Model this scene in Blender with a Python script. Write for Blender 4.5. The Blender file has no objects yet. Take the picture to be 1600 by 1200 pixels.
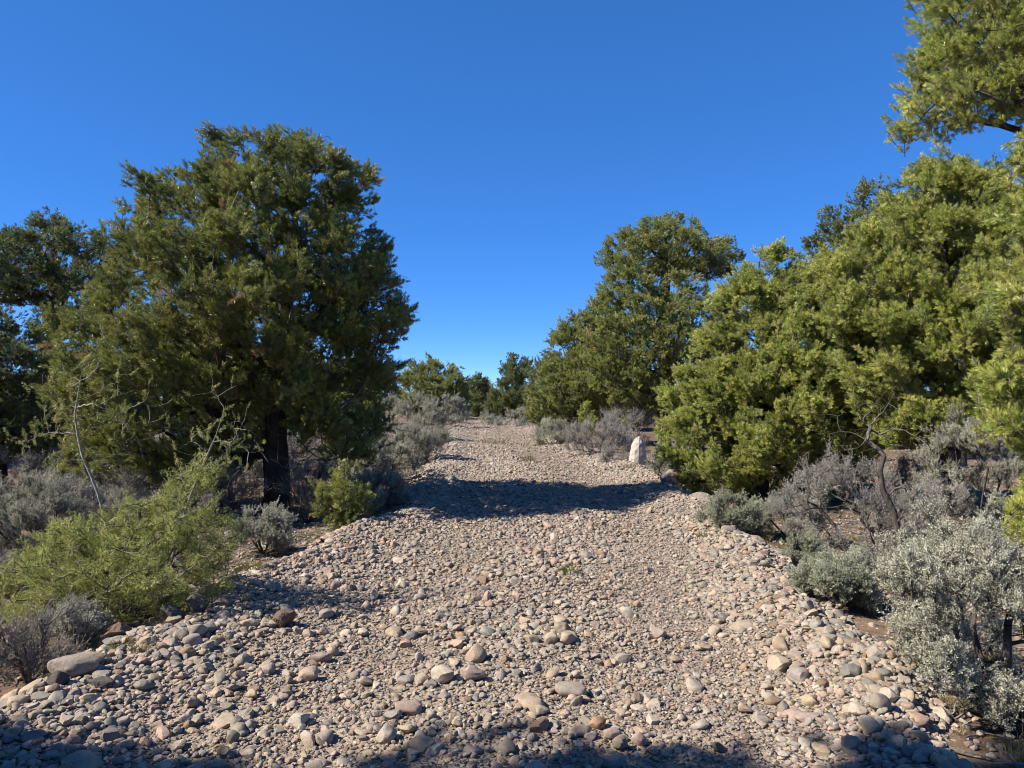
import bpy, bmesh, math, random
import numpy as np
from mathutils import Vector, Matrix, Euler

SC = bpy.context.scene
R = math.radians
rng = np.random.default_rng(7)

# ------------------------------------------------------------------ camera, sky, sun, exposure
FPX, CW, CH, HORIZ, CAMZ = 1208.0, 1600.0, 1200.0, 625.0, 1.6
PITCH = math.atan((HORIZ - CH / 2) / FPX)
cam_d = bpy.data.cameras.new('camera'); cam = bpy.data.objects.new('camera', cam_d)
SC.collection.objects.link(cam); SC.camera = cam
cam_d.sensor_width = 36.0; cam_d.lens = 36.0 * FPX / CW
cam_d.clip_start = 0.05; cam_d.clip_end = 3000
cam.location = (0, 0, CAMZ); cam.rotation_euler = (math.pi / 2 + PITCH, 0, 0)

SUN_EL, SUN_BACK = 41.5, 15.0            # degrees: height, and how far behind the camera's left
world = bpy.data.worlds.new('World'); SC.world = world; world.use_nodes = True
wn = world.node_tree; wn.nodes.clear()
sky = wn.nodes.new('ShaderNodeTexSky'); sky.sky_type = 'NISHITA'; sky.sun_disc = False
sky.sun_elevation = R(SUN_EL); sky.sun_rotation = R(270 - SUN_BACK)
sky.altitude = 2600; sky.air_density = 0.4; sky.dust_density = 0.0; sky.ozone_density = 6.0
hs = wn.nodes.new('ShaderNodeHueSaturation'); hs.inputs['Saturation'].default_value = 1.48; hs.inputs['Hue'].default_value = 0.511; hs.inputs['Value'].default_value = 1.64
gm = wn.nodes.new('ShaderNodeGamma'); gm.inputs['Gamma'].default_value = 0.6
bg = wn.nodes.new('ShaderNodeBackground'); bg.inputs['Strength'].default_value = 0.15
wo = wn.nodes.new('ShaderNodeOutputWorld')
wn.links.new(sky.outputs[0], gm.inputs[0]); wn.links.new(gm.outputs[0], hs.inputs['Color']); wn.links.new(hs.outputs[0], bg.inputs[0]); wn.links.new(bg.outputs[0], wo.inputs[0])

sun_d = bpy.data.lights.new('sun', 'SUN'); sun_d.energy = 5.0; sun_d.angle = R(0.53); sun_d.color = (1.0, 0.93, 0.82)
sun = bpy.data.objects.new('sun', sun_d); SC.collection.objects.link(sun)
SUND = Vector((math.cos(R(SUN_BACK)) * math.cos(R(SUN_EL)), math.sin(R(SUN_BACK)) * math.cos(R(SUN_EL)), -math.sin(R(SUN_EL))))
sun.rotation_euler = SUND.to_track_quat('-Z', 'Y').to_euler(); sun.location = (-20, -5, 20)
vs = SC.view_settings
vs.view_transform = 'Standard'; vs.look = 'None'; vs.gamma = 1.0; vs.exposure = 1.0; vs.use_curve_mapping = False
SC.cycles.pixel_filter_type = 'BLACKMAN_HARRIS'; SC.cycles.filter_width = 1.0
SC.cycles.max_bounces = 6; SC.cycles.diffuse_bounces = 3; SC.cycles.glossy_bounces = 2
SC.cycles.transmission_bounces = 4; SC.cycles.transparent_max_bounces = 4

# ------------------------------------------------------------------ helpers
def at(u, v, D):
    """world point that stands at distance D (along +Y) and shows at pixel (u, v) of the 1600 x 1200 photograph"""
    a, b = (u - CW / 2) / FPX, (CH / 2 - v) / FPX
    cy = math.cos(PITCH) - b * math.sin(PITCH); cz = math.sin(PITCH) + b * math.cos(PITCH)
    return np.array((a / cy * D, D, CAMZ + cz / cy * D))

def dist_of(v):
    """distance at which flat ground shows at row v"""
    p = at(800, v, 1.0); return CAMZ / (CAMZ - p[2])

def onground(u, v):
    D = dist_of(v); p = at(u, v, D); return np.array((p[0], p[1], gz(p[0], p[1])))

def _hash(ix, iy, s):
    n = (ix * 374761393 + iy * 668265263 + s * 974634777) & 0xffffffff
    n = ((n ^ (n >> 13)) * 1274126177) & 0xffffffff
    return ((n ^ (n >> 16)) & 0xffff) / 65535.0

def vnoise(x, y, s=0):
    x = np.asarray(x, float); y = np.asarray(y, float)
    ix = np.floor(x).astype(np.int64); iy = np.floor(y).astype(np.int64)
    fx = x - ix; fy = y - iy; fx = fx * fx * (3 - 2 * fx); fy = fy * fy * (3 - 2 * fy)
    a = _hash(ix, iy, s); b = _hash(ix + 1, iy, s); c = _hash(ix, iy + 1, s); d = _hash(ix + 1, iy + 1, s)
    return (a * (1 - fx) + b * fx) * (1 - fy) + (c * (1 - fx) + d * fx) * fy - 0.5

# track geometry (metres; y = distance ahead)
LY = [0, 4.3, 7.6, 9.4, 10.7, 16.8, 25.8, 43, 62, 90]
LX = [-3.3, -2.95, -2.55, -2.4, -1.95, -2.05, -2.5, -3.6, -4.3, -5.5]
RY = [0, 3.7, 5.8, 7.6, 13.3, 16.8, 20.3, 25.8, 35, 55, 70, 90]
RX = [2.2, 2.25, 2.75, 2.85, 3.3, 3.25, 3.1, 2.6, 2.0, 1.0, 0.2, -1.0]
TY = [0, 3.7, 6, 8.6, 11, 15, 20, 40, 90]
T1X = [-1.25, -1.05, -0.85, -0.55, -0.45, -0.8, -1.25, -2.2, -4]
T2X = [0.75, 0.92, 1.22, 1.50, 1.75, 1.6, 0.9, -0.4, -2]
def road_l(y): return np.interp(y, LY, LX)
def road_r(y): return np.interp(y, RY, RX)
def in_track(x, y):
    """1 in a wheel track, 0 on the cobble ridges"""
    wob = 0.25 * vnoise(np.asarray(y) * 0.5, np.asarray(x) * 0.8, 5)
    a = np.exp(-((x - np.interp(y, TY, T1X) + wob) / 0.58) ** 2)
    b = np.exp(-((x - np.interp(y, TY, T2X) + wob) / 0.66) ** 2)
    return np.clip(np.maximum(0.62 * a, b), 0, 1)

def gz(x, y):
    """soil height"""
    x = np.asarray(x, float); y = np.asarray(y, float)
    l, r = road_l(y), road_r(y)
    off = np.maximum(l - x, x - r)
    side = np.clip(off / 0.9, 0, 1); side = side * side * (3 - 2 * side)
    near = np.clip((y + 6) / 6, 0, 1) * np.clip((70 - y) / 30, 0, 1)
    z = -0.03 - 0.10 * side * near
    z = z + (0.10 * vnoise(x * 0.5, y * 0.5, 1) + 0.05 * vnoise(x * 1.7, y * 1.7, 2)) * side
    z = z + 0.03 * vnoise(x * 5, y * 5, 3) * side
    far = np.clip((y - 66) / 60, 0, 1)
    z = z - 3.0 * far * far
    return z

def rz(x, y):
    """track surface height: two worn wheel tracks, a crown between, berms of cobbles along the edges"""
    x = np.asarray(x, float); y = np.asarray(y, float)
    l, r = road_l(y), road_r(y)
    e = np.minimum(x - l, r - x) + 0.35 * vnoise(x * 0.9, y * 0.9, 11) + 0.15 * vnoise(x * 3, y * 3, 12)
    t = in_track(x, y)
    mid = np.clip(e / 0.5, 0, 1); mid = mid * mid * (3 - 2 * mid)
    berm = np.exp(-((e - 0.55) / 0.42) ** 2)
    z = 0.045 + 0.07 * berm - 0.05 * t + 0.04 * vnoise(x * 1.3, y * 1.3, 13) + 0.02 * vnoise(x * 4, y * 4, 14)
    return np.where(e < 0.5, z * mid + (1 - mid) * (gz(x, y) - 0.02), z)

def mesh_obj(name, V, F, mats, parent=None, fm=None, smooth=False):
    me = bpy.data.meshes.new(name)
    V = np.asarray(V, dtype=np.float32)
    if len(F) and isinstance(F, np.ndarray):
        n, k = F.shape
        me.vertices.add(len(V)); me.vertices.foreach_set('co', V.ravel())
        me.loops.add(n * k); me.loops.foreach_set('vertex_index', F.astype(np.int32).ravel())
        me.polygons.add(n); me.polygons.foreach_set('loop_start', np.arange(0, n * k, k, dtype=np.int32))
        try: me.polygons.foreach_set('loop_total', np.full(n, k, dtype=np.int32))
        except Exception: pass
        me.update(calc_edges=True)
    else:
        me.from_pydata(V.tolist(), [], [list(f) for f in F]); me.update()
    for m in (mats if isinstance(mats, (list, tuple)) else [mats]): me.materials.append(m)
    if fm is not None: me.polygons.foreach_set('material_index', np.asarray(fm, dtype=np.int32))
    if smooth: me.polygons.foreach_set('use_smooth', np.ones(len(me.polygons), dtype=bool))
    o = bpy.data.objects.new(name, me)
    if parent != 'unlinked':
        SC.collection.objects.link(o)
        if parent: o.parent = parent
    return o

def tag(o, label=None, cat=None, group=None, kind=None):
    if label: o['label'] = label
    if cat: o['category'] = cat
    if group: o['group'] = group
    if kind: o['kind'] = kind
    return o

def empty(name, loc, label, cat, group=None):
    o = bpy.data.objects.new(name, None); SC.collection.objects.link(o)
    o.empty_display_size = 0.2; o.location = tuple(float(c) for c in loc)
    return tag(o, label, cat, group)

def copy_tree(root, loc, rotz=0.0, scale=1.0, label=None, group=None):
    r = root.copy(); SC.collection.objects.link(r)
    r.location = tuple(float(c) for c in loc); r.rotation_euler = (0, 0, rotz); r.scale = (scale,) * 3
    if label: r['label'] = label
    if group: r['group'] = group
    for ch in list(root.children):
        c = ch.copy(); SC.collection.objects.link(c); c.parent = r
    return r

# ------------------------------------------------------------------ materials
def new_mat(name):
    m = bpy.data.materials.new(name); m.use_nodes = True; t = m.node_tree
    for n in list(t.nodes): t.nodes.remove(n)
    out = t.nodes.new('ShaderNodeOutputMaterial'); return m, t, out

def nd(t, typ, **kw):
    n = t.nodes.new(typ)
    for k, v in kw.items():
        if k.startswith('i_'): n.inputs[k[2:].replace('_', ' ')].default_value = v
        else: setattr(n, k, v)
    return n

def dim(stops, k): return [(p, tuple(q * k for q in c)) for p, c in stops]

def ramp(t, stops, src, interp='LINEAR'):
    r = t.nodes.new('ShaderNodeValToRGB'); e = r.color_ramp.elements; r.color_ramp.interpolation = interp
    while len(e) > 1: e.remove(e[-1])
    e[0].position = stops[0][0]; e[0].color = (*stops[0][1], 1)
    for p, c in stops[1:]:
        q = e.new(p); q.color = (*c, 1)
    t.links.new(src, r.inputs[0]); return r.outputs[0]

def mixc(t, f, a, b, mode='MIX'):
    m = t.nodes.new('ShaderNodeMix'); m.data_type = 'RGBA'; m.blend_type = mode
    for s, v in ((0, f), (6, a), (7, b)):
        if hasattr(v, 'links') or isinstance(v, bpy.types.NodeSocket): t.links.new(v, m.inputs[s])
        else: m.inputs[s].default_value = v if s == 0 else (*v, 1)
    return m.outputs[2]

def leaf_mat(name, stops, trans=0.25, rough=0.5, spec=0.25):
    """needles or leaves: hue varies from shoot to shoot"""
    m, t, out = new_mat(name)
    oi = nd(t, 'ShaderNodeObjectInfo')
    col = ramp(t, stops, oi.outputs['Random'])
    geo = nd(t, 'ShaderNodeNewGeometry')
    no = nd(t, 'ShaderNodeTexNoise', i_Scale=2.2, i_Detail=2.0); t.links.new(geo.outputs['Position'], no.inputs['Vector'])
    hsv = nd(t, 'ShaderNodeHueSaturation')
    mr = nd(t, 'ShaderNodeMapRange'); mr.inputs[1].default_value = 0.3; mr.inputs[2].default_value = 0.7
    mr.inputs[3].default_value = 0.75; mr.inputs[4].default_value = 1.25
    t.links.new(no.outputs[0], mr.inputs[0]); t.links.new(mr.outputs[0], hsv.inputs['Value']); t.links.new(col, hsv.inputs['Color'])
    p = nd(t, 'ShaderNodeBsdfPrincipled', i_Roughness=rough); p.inputs['Specular IOR Level'].default_value = spec
    tr = nd(t, 'ShaderNodeBsdfTranslucent')
    t.links.new(hsv.outputs[0], p.inputs['Base Color']); t.links.new(hsv.outputs[0], tr.inputs[0])
    mx = nd(t, 'ShaderNodeMixShader'); mx.inputs[0].default_value = trans
    t.links.new(p.outputs[0], mx.inputs[1]); t.links.new(tr.outputs[0], mx.inputs[2]); t.links.new(mx.outputs[0], out.inputs[0])
    return m

def bark_mat(name, c1, c2, scale=14.0, bump=0.5):
    m, t, out = new_mat(name)
    tc = nd(t, 'ShaderNodeTexCoord'); mp = nd(t, 'ShaderNodeMapping'); mp.inputs['Scale'].default_value = (1, 1, 0.35)
    t.links.new(tc.outputs['Object'], mp.inputs[0])
    no = nd(t, 'ShaderNodeTexNoise', i_Scale=scale, i_Detail=6.0, i_Roughness=0.65); t.links.new(mp.outputs[0], no.inputs['Vector'])
    vo = nd(t, 'ShaderNodeTexVoronoi', i_Scale=scale * 1.6); t.links.new(mp.outputs[0], vo.inputs['Vector'])
    col = ramp(t, [(0.3, c1), (0.7, c2)], no.outputs[0])
    p = nd(t, 'ShaderNodeBsdfPrincipled', i_Roughness=0.9); p.inputs['Specular IOR Level'].default_value = 0.15
    t.links.new(col, p.inputs['Base Color'])
    b = nd(t, 'ShaderNodeBump', i_Strength=bump, i_Distance=0.02)
    ad = nd(t, 'ShaderNodeMath', operation='ADD'); t.links.new(no.outputs[0], ad.inputs[0]); t.links.new(vo.outputs[0], ad.inputs[1])
    t.links.new(ad.outputs[0], b.inputs['Height']); t.links.new(b.outputs[0], p.inputs['Normal'])
    t.links.new(p.outputs[0], out.inputs[0]); return m

STONE_STOPS = [(0.00, (0.46, 0.355, 0.255)), (0.10, (0.54, 0.43, 0.315)), (0.20, (0.36, 0.325, 0.285)), (0.30, (0.50, 0.355, 0.29)),
               (0.40, (0.30, 0.285, 0.26)), (0.50, (0.58, 0.50, 0.395)), (0.58, (0.26, 0.25, 0.22)), (0.66, (0.50, 0.385, 0.25)),
               (0.74, (0.19, 0.185, 0.18)), (0.80, (0.36, 0.36, 0.31)), (0.86, (0.47, 0.31, 0.225)), (0.90, (0.68, 0.61, 0.51)),
               (0.94, (0.12, 0.108, 0.095)), (0.985, (0.40, 0.245, 0.14)), (1.0, (0.23, 0.235, 0.225))]
def stone_mat(name, stops, speck=0.36, bump=0.55, scale=1.0):
    m, t, out = new_mat(name)
    oi = nd(t, 'ShaderNodeObjectInfo'); geo = nd(t, 'ShaderNodeNewGeometry')
    col = ramp(t, dim(stops, 0.69), oi.outputs['Random'])
    off = nd(t, 'ShaderNodeVectorMath', operation='ADD'); sc = nd(t, 'ShaderNodeVectorMath', operation='SCALE')
    cmb = nd(t, 'ShaderNodeCombineXYZ')
    for k in range(3): t.links.new(oi.outputs['Random'], cmb.inputs[k])
    t.links.new(cmb.outputs[0], sc.inputs[0]); sc.inputs['Scale'].default_value = 37.0
    t.links.new(geo.outputs['Position'], off.inputs[0]); t.links.new(sc.outputs[0], off.inputs[1])
    n1 = nd(t, 'ShaderNodeTexNoise', i_Scale=18.0 * scale, i_Detail=5.0, i_Roughness=0.6); t.links.new(off.outputs[0], n1.inputs['Vector'])
    n2 = nd(t, 'ShaderNodeTexNoise', i_Scale=160.0 * scale, i_Detail=3.0, i_Roughness=0.7); t.links.new(off.outputs[0], n2.inputs['Vector'])
    c = mixc(t, 0.55, col, ramp(t, [(0.3, (0.42, 0.4, 0.38)), (0.7, (1.28, 1.25, 1.2))], n1.outputs[0]), 'MULTIPLY')
    c = mixc(t, speck * 2, c, ramp(t, [(0.32, (0.55, 0.53, 0.5)), (0.5, (1, 1, 1)), (0.68, (1.35, 1.32, 1.28))], n2.outputs[0]), 'MULTIPLY')
    # dust settled on the upward side
    sx = nd(t, 'ShaderNodeSeparateXYZ'); t.links.new(geo.outputs['Normal'], sx.inputs[0])
    du = nd(t, 'ShaderNodeMath', operation='MULTIPLY'); t.links.new(n1.outputs[0], du.inputs[0]); du.inputs[1].default_value = 0.3
    c = mixc(t, du.outputs[0], c, (0.290, 0.238, 0.192))
    p = nd(t, 'ShaderNodeBsdfPrincipled', i_Roughness=0.82); p.inputs['Specular IOR Level'].default_value = 0.2
    t.links.new(c, p.inputs['Base Color'])
    b = nd(t, 'ShaderNodeBump', i_Strength=bump, i_Distance=0.01); t.links.new(n1.outputs[0], b.inputs['Height'])
    b2 = nd(t, 'ShaderNodeBump', i_Strength=bump * 0.6, i_Distance=0.002); t.links.new(n2.outputs[0], b2.inputs['Height']); t.links.new(b.outputs[0], b2.inputs['Normal'])
    t.links.new(b2.outputs[0], p.inputs['Normal']); t.links.new(p.outputs[0], out.inputs[0]); return m

M = {}
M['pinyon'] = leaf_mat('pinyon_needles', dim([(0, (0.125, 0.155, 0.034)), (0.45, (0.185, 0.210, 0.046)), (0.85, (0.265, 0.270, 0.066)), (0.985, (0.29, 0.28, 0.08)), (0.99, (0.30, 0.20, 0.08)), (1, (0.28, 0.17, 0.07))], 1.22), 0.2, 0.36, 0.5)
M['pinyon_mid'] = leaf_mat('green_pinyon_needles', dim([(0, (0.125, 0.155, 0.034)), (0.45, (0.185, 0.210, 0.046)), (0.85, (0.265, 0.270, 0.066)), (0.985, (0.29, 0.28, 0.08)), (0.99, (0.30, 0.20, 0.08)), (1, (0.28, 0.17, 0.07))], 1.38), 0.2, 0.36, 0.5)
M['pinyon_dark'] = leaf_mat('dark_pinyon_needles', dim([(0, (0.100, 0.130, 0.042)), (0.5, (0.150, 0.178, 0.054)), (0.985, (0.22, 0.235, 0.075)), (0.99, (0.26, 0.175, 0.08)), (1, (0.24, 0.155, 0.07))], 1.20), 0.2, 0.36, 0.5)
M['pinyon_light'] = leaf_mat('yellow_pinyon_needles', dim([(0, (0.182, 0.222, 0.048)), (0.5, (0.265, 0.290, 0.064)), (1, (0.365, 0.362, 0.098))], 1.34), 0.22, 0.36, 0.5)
M['juniper'] = leaf_mat('juniper_scales', dim([(0, (0.20, 0.232, 0.068)), (0.5, (0.29, 0.315, 0.088)), (0.9, (0.37, 0.38, 0.12)), (1, (0.43, 0.39, 0.17))], 1.18), 0.35)
M['sage'] = leaf_mat('sage_leaves', dim([(0, (0.30, 0.295, 0.225)), (0.5, (0.40, 0.395, 0.305)), (1, (0.50, 0.49, 0.38))], 1.06), 0.15, 0.7, 0.15)
M['sage_green'] = leaf_mat('green_sage_leaves', dim([(0, (0.27, 0.285, 0.20)), (0.5, (0.35, 0.37, 0.26)), (1, (0.45, 0.465, 0.335))], 0.95), 0.15, 0.7, 0.15)
M['sage_dry'] = leaf_mat('dry_sage_leaves', dim([(0, (0.29, 0.27, 0.225)), (0.5, (0.38, 0.355, 0.30)), (1, (0.47, 0.445, 0.38))], 0.94), 0.1, 0.8, 0.1)
M['grass'] = leaf_mat('dry_grass', dim([(0, (0.20, 0.19, 0.06)), (0.5, (0.30, 0.26, 0.11)), (1, (0.36, 0.31, 0.17))], 0.75), 0.25, 0.7, 0.1)
M['bark'] = bark_mat('dark_bark', (0.026, 0.021, 0.017), (0.085, 0.068, 0.056))
M['twig'] = bark_mat('grey_twig', (0.07, 0.06, 0.05), (0.19, 0.17, 0.15), 30, 0.2)
M['dead'] = bark_mat('weathered_wood', (0.13, 0.118, 0.105), (0.27, 0.25, 0.225), 30, 0.3)
M['pale'] = bark_mat('pale_juniper_wood', (0.20, 0.18, 0.15), (0.38, 0.35, 0.30), 30, 0.3)
M['sagewood'] = bark_mat('sage_wood', (0.034, 0.029, 0.025), (0.11, 0.095, 0.082), 24, 0.4)
M['stone'] = stone_mat('river_stone', STONE_STOPS)

def soil_mat():
    m, t, out = new_mat('soil'); geo = nd(t, 'ShaderNodeNewGeometry')
    def noise(s, d=6.0, r=0.6):
        n = nd(t, 'ShaderNodeTexNoise', i_Scale=s, i_Detail=d, i_Roughness=r); t.links.new(geo.outputs['Position'], n.inputs['Vector']); return n.outputs[0]
    a, b, c3 = noise(0.9), noise(9.0), noise(70.0, 4.0, 0.75)
    c = ramp(t, [(0.3, (0.095, 0.064, 0.044)), (0.5, (0.155, 0.110, 0.077)), (0.7, (0.21, 0.16, 0.115))], a)
    c = mixc(t, 0.7, c, ramp(t, [(0.3, (0.6, 0.56, 0.52)), (0.7, (1.3, 1.27, 1.24))], b), 'MULTIPLY')
    c = mixc(t, 0.8, c, ramp(t, [(0.3, (0.45, 0.42, 0.4)), (0.5, (1, 1, 1)), (0.72, (1.5, 1.45, 1.4))], c3), 'MULTIPLY')
    p = nd(t, 'ShaderNodeBsdfPrincipled', i_Roughness=0.95); p.inputs['Specular IOR Level'].default_value = 0.1
    t.links.new(c, p.inputs['Base Color'])
    b1 = nd(t, 'ShaderNodeBump', i_Strength=0.8, i_Distance=0.03); t.links.new(b, b1.inputs['Height'])
    b2 = nd(t, 'ShaderNodeBump', i_Strength=0.8, i_Distance=0.006); t.links.new(c3, b2.inputs['Height']); t.links.new(b1.outputs[0], b2.inputs['Normal'])
    t.links.new(b2.outputs[0], p.inputs['Normal']); t.links.new(p.outputs[0], out.inputs[0]); return m

def track_mat():
    m, t, out = new_mat('fine_gravel'); geo = nd(t, 'ShaderNodeNewGeometry')
    def vor(s):
        n = nd(t, 'ShaderNodeTexVoronoi', i_Scale=s); t.links.new(geo.outputs['Position'], n.inputs['Vector']); return n
    v1, v2, v3 = vor(75.0), vor(32.0), vor(11.0)
    cr = nd(t, 'ShaderNodeSeparateColor'); t.links.new(v1.outputs['Color'], cr.inputs[0])
    c = ramp(t, [(0, (0.185, 0.143, 0.110)), (0.3, (0.265, 0.208, 0.160)), (0.6, (0.225, 0.178, 0.140)), (0.85, (0.32, 0.262, 0.205)), (1, (0.145, 0.124, 0.106))], cr.outputs[0])
    n1 = nd(t, 'ShaderNodeTexNoise', i_Scale=1.5, i_Detail=6.0); t.links.new(geo.outputs['Position'], n1.inputs['Vector'])
    c = mixc(t, 0.6, c, ramp(t, [(0.3, (0.75, 0.72, 0.70)), (0.7, (1.15, 1.13, 1.1))], n1.outputs[0]), 'MULTIPLY')
    p = nd(t, 'ShaderNodeBsdfPrincipled', i_Roughness=0.9); p.inputs['Specular IOR Level'].default_value = 0.15
    t.links.new(c, p.inputs['Base Color'])
    last = None
    for v, d in ((v3, 0.05), (v2, 0.02), (v1, 0.008)):
        b = nd(t, 'ShaderNodeBump', i_Strength=0.9, i_Distance=d); b.invert = True; t.links.new(v.outputs['Distance'], b.inputs['Height'])
        if last: t.links.new(last, b.inputs['Normal'])
        last = b.outputs[0]
    t.links.new(last, p.inputs['Normal']); t.links.new(p.outputs[0], out.inputs[0]); return m
M['soil'] = soil_mat(); M['track'] = track_mat()

# ------------------------------------------------------------------ ground and track
def sheet(name, xs, ys, zf, mat):
    X, Y = np.meshgrid(xs, ys); Z = zf(X, Y)
    V = np.stack([X.ravel(), Y.ravel(), Z.ravel()], 1); nx, ny = len(xs), len(ys)
    i = (np.arange(ny - 1)[:, None] * nx + np.arange(nx - 1)[None]).ravel()
    F = np.stack([i, i + 1, i + nx + 1, i + nx], 1)
    return mesh_obj(name, V, F, mat, smooth=True)
xs = np.concatenate([[-900, -400, -200, -120, -80, -60], np.arange(-45, -12, 2.5), np.arange(-12, 12.01, 0.14), np.arange(14, 46, 2.5), [60, 80, 120, 200, 400, 900]])
ys = np.concatenate([[-300, -120, -60, -30, -15], np.arange(-10, 2, 0.6), np.arange(2, 14, 0.12), np.arange(14, 30, 0.4), np.arange(30, 130, 2.0), [150, 200, 300, 500, 900, 1500]])
ground = tag(sheet('ground', xs, ys, gz, M['soil']), kind='structure')
xs = np.arange(-6.5, 5.01, 0.10)
ys = np.concatenate([np.arange(-6, 2, 0.3), np.arange(2, 13, 0.09), np.arange(13, 30, 0.25), np.arange(30, 72, 0.6)])
track = tag(sheet('gravel_track', xs, ys, rz, M['track']), kind='structure')

# ------------------------------------------------------------------ scattering (geometry nodes: instances of unlinked source meshes)
def scatter_group(name, sources):
    g = bpy.data.node_groups.new(name, 'GeometryNodeTree')
    g.interface.new_socket('Geometry', in_out='INPUT', socket_type='NodeSocketGeometry')
    g.interface.new_socket('Geometry', in_out='OUTPUT', socket_type='NodeSocketGeometry')
    N, L = g.nodes, g.links
    gi = N.new('NodeGroupInput'); go = N.new('NodeGroupOutput')
    ti = N.new('GeometryNodeGeometryToInstance')
    for s in reversed(sources):
        oi = N.new('GeometryNodeObjectInfo'); oi.inputs['Object'].default_value = s; oi.inputs['As Instance'].default_value = False
        L.new(oi.outputs['Geometry'], ti.inputs[0])
    def attr(nm, typ):
        a = N.new('GeometryNodeInputNamedAttribute'); a.data_type = typ; a.inputs['Name'].default_value = nm; return a.outputs[0]
    ip = N.new('GeometryNodeInstanceOnPoints')
    L.new(gi.outputs[0], ip.inputs['Points']); L.new(ti.outputs[0], ip.inputs['Instance'])
    ip.inputs['Pick Instance'].default_value = True
    L.new(attr('idx', 'INT'), ip.inputs['Instance Index']); L.new(attr('sp', 'BOOLEAN'), ip.inputs['Selection'])
    er = N.new('FunctionNodeEulerToRotation'); L.new(attr('rot', 'FLOAT_VECTOR'), er.inputs[0]); L.new(er.outputs[0], ip.inputs['Rotation'])
    L.new(attr('scl', 'FLOAT_VECTOR'), ip.inputs['Scale'])
    jg = N.new('GeometryNodeJoinGeometry'); L.new(gi.outputs[0], jg.inputs[0]); L.new(ip.outputs[0], jg.inputs[0])
    L.new(jg.outputs[0], go.inputs[0]); return g

def scatter_obj(name, group, P, rot, scl, idx, mat, parent=None, V=None, F=None):
    """one object: an own mesh (V, F quads; may be empty) plus an instance on each point of P"""
    P = np.asarray(P, np.float32).reshape(-1, 3); n0 = 0 if V is None else len(V)
    allV = P if V is None else np.concatenate([np.asarray(V, np.float32), P])
    o = mesh_obj(name, allV, F if F is not None and len(F) else np.zeros((0, 4), np.int32), mat, parent) if F is not None and len(F) else None
    if o is None:
        me = bpy.data.meshes.new(name); me.vertices.add(len(allV)); me.vertices.foreach_set('co', allV.ravel()); me.update(); me.materials.append(mat)
        o = bpy.data.objects.new(name, me); SC.collection.objects.link(o)
        if parent: o.parent = parent
    me = o.data; n = len(allV)
    def put(nm, typ, key, arr, w):
        a = me.attributes.new(nm, typ, 'POINT'); full = np.zeros((n, w) if w > 1 else n, dtype=arr.dtype); full[n0:] = arr
        a.data.foreach_set(key, full.ravel())
    put('rot', 'FLOAT_VECTOR', 'vector', np.asarray(rot, np.float32), 3)
    put('scl', 'FLOAT_VECTOR', 'vector', np.asarray(scl, np.float32), 3)
    put('idx', 'INT', 'value', np.asarray(idx, np.int32), 1)
    put('sp', 'BOOLEAN', 'value', np.ones(len(P), dtype=bool), 1)
    if F is not None and len(F): me.polygons.foreach_set('use_smooth', np.ones(len(me.polygons), dtype=bool))
    md = o.modifiers.new('scatter', 'NODES'); md.node_group = group
    return o

def eulers_to(dirs, roll):
    """euler angles (XYZ) that turn +Z to dirs, after a roll about Z"""
    d = dirs / np.linalg.norm(dirs, axis=1, keepdims=True)
    ref = np.where(np.abs(d[:, 2:3]) > 0.95, np.array([[1.0, 0, 0]]), np.array([[0, 0, 1.0]]))
    x = np.cross(ref, d); x /= np.linalg.norm(x, axis=1, keepdims=True); y = np.cross(d, x)
    c, s = np.cos(roll)[:, None], np.sin(roll)[:, None]
    x, y = x * c + y * s, y * c - x * s
    # R columns x y d
    sy = np.clip(-x[:, 2], -1, 1)
    return np.stack([np.arctan2(y[:, 2], d[:, 2]), np.arcsin(sy), np.arctan2(x[:, 1], x[:, 0])], 1)

# ------------------------------------------------------------------ stones
def stone_mesh(name, seed, sub=3, round_=True, mat=None, cuts=5, rough=0.10):
    r = np.random.default_rng(seed); bm = bmesh.new(); bmesh.ops.create_icosphere(bm, subdivisions=sub, radius=1.0)
    V = np.array([v.co[:] for v in bm.verts]); F = np.array([[v.index for v in f.verts] for f in bm.faces]); bm.free()
    for _ in range(4):
        k = r.normal(size=3); k *= r.uniform(0.8, 2.2) / np.linalg.norm(k)
        V *= (1 + rough * np.sin(V @ k * 2 + r.uniform(0, 6.3)))[:, None]
    for _ in range(cuts):                                    # worn flat faces
        n = r.normal(size=3); n /= np.linalg.norm(n); h = r.uniform(0.62, 0.88) if round_ else r.uniform(0.45, 0.78)
        d = V @ n - h; over = d > 0; V[over] -= np.outer(d[over], n) * (0.8 if round_ else 0.96)
    k = r.normal(size=(3, 3)); V += 0.03 * np.sin(V @ k * 4)
    V += r.normal(0, 0.012, V.shape) if sub < 4 else 0.018 * (np.sin(V @ r.normal(size=(3, 3)) * 9) * np.sin(V @ r.normal(size=(3, 3)) * 14)) + 0.008 * r.normal(0, 1, V.shape)
    V /= np.abs(V).max(0)
    o = mesh_obj(name, V, F, mat or M['stone'], 'unlinked', smooth=True); o.data.set_sharp_from_angle(angle=R(30 if round_ else 22)); return o
SV = [stone_mesh('river_stone', 100 + k, 3, True, None, [4, 6, 8, 10][k % 4], 0.13) for k in range(9)] + \
     [stone_mesh('broken_stone', 200 + k, 3, False, None, 11, 0.10) for k in range(7)]
GV = [stone_mesh('pebble', 300 + k, 2, k % 2 == 0, None, 5, 0.1) for k in range(6)]
G_stone = scatter_group('stone_scatter', SV + GV)
NS, NG = len(SV), len(GV)

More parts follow.
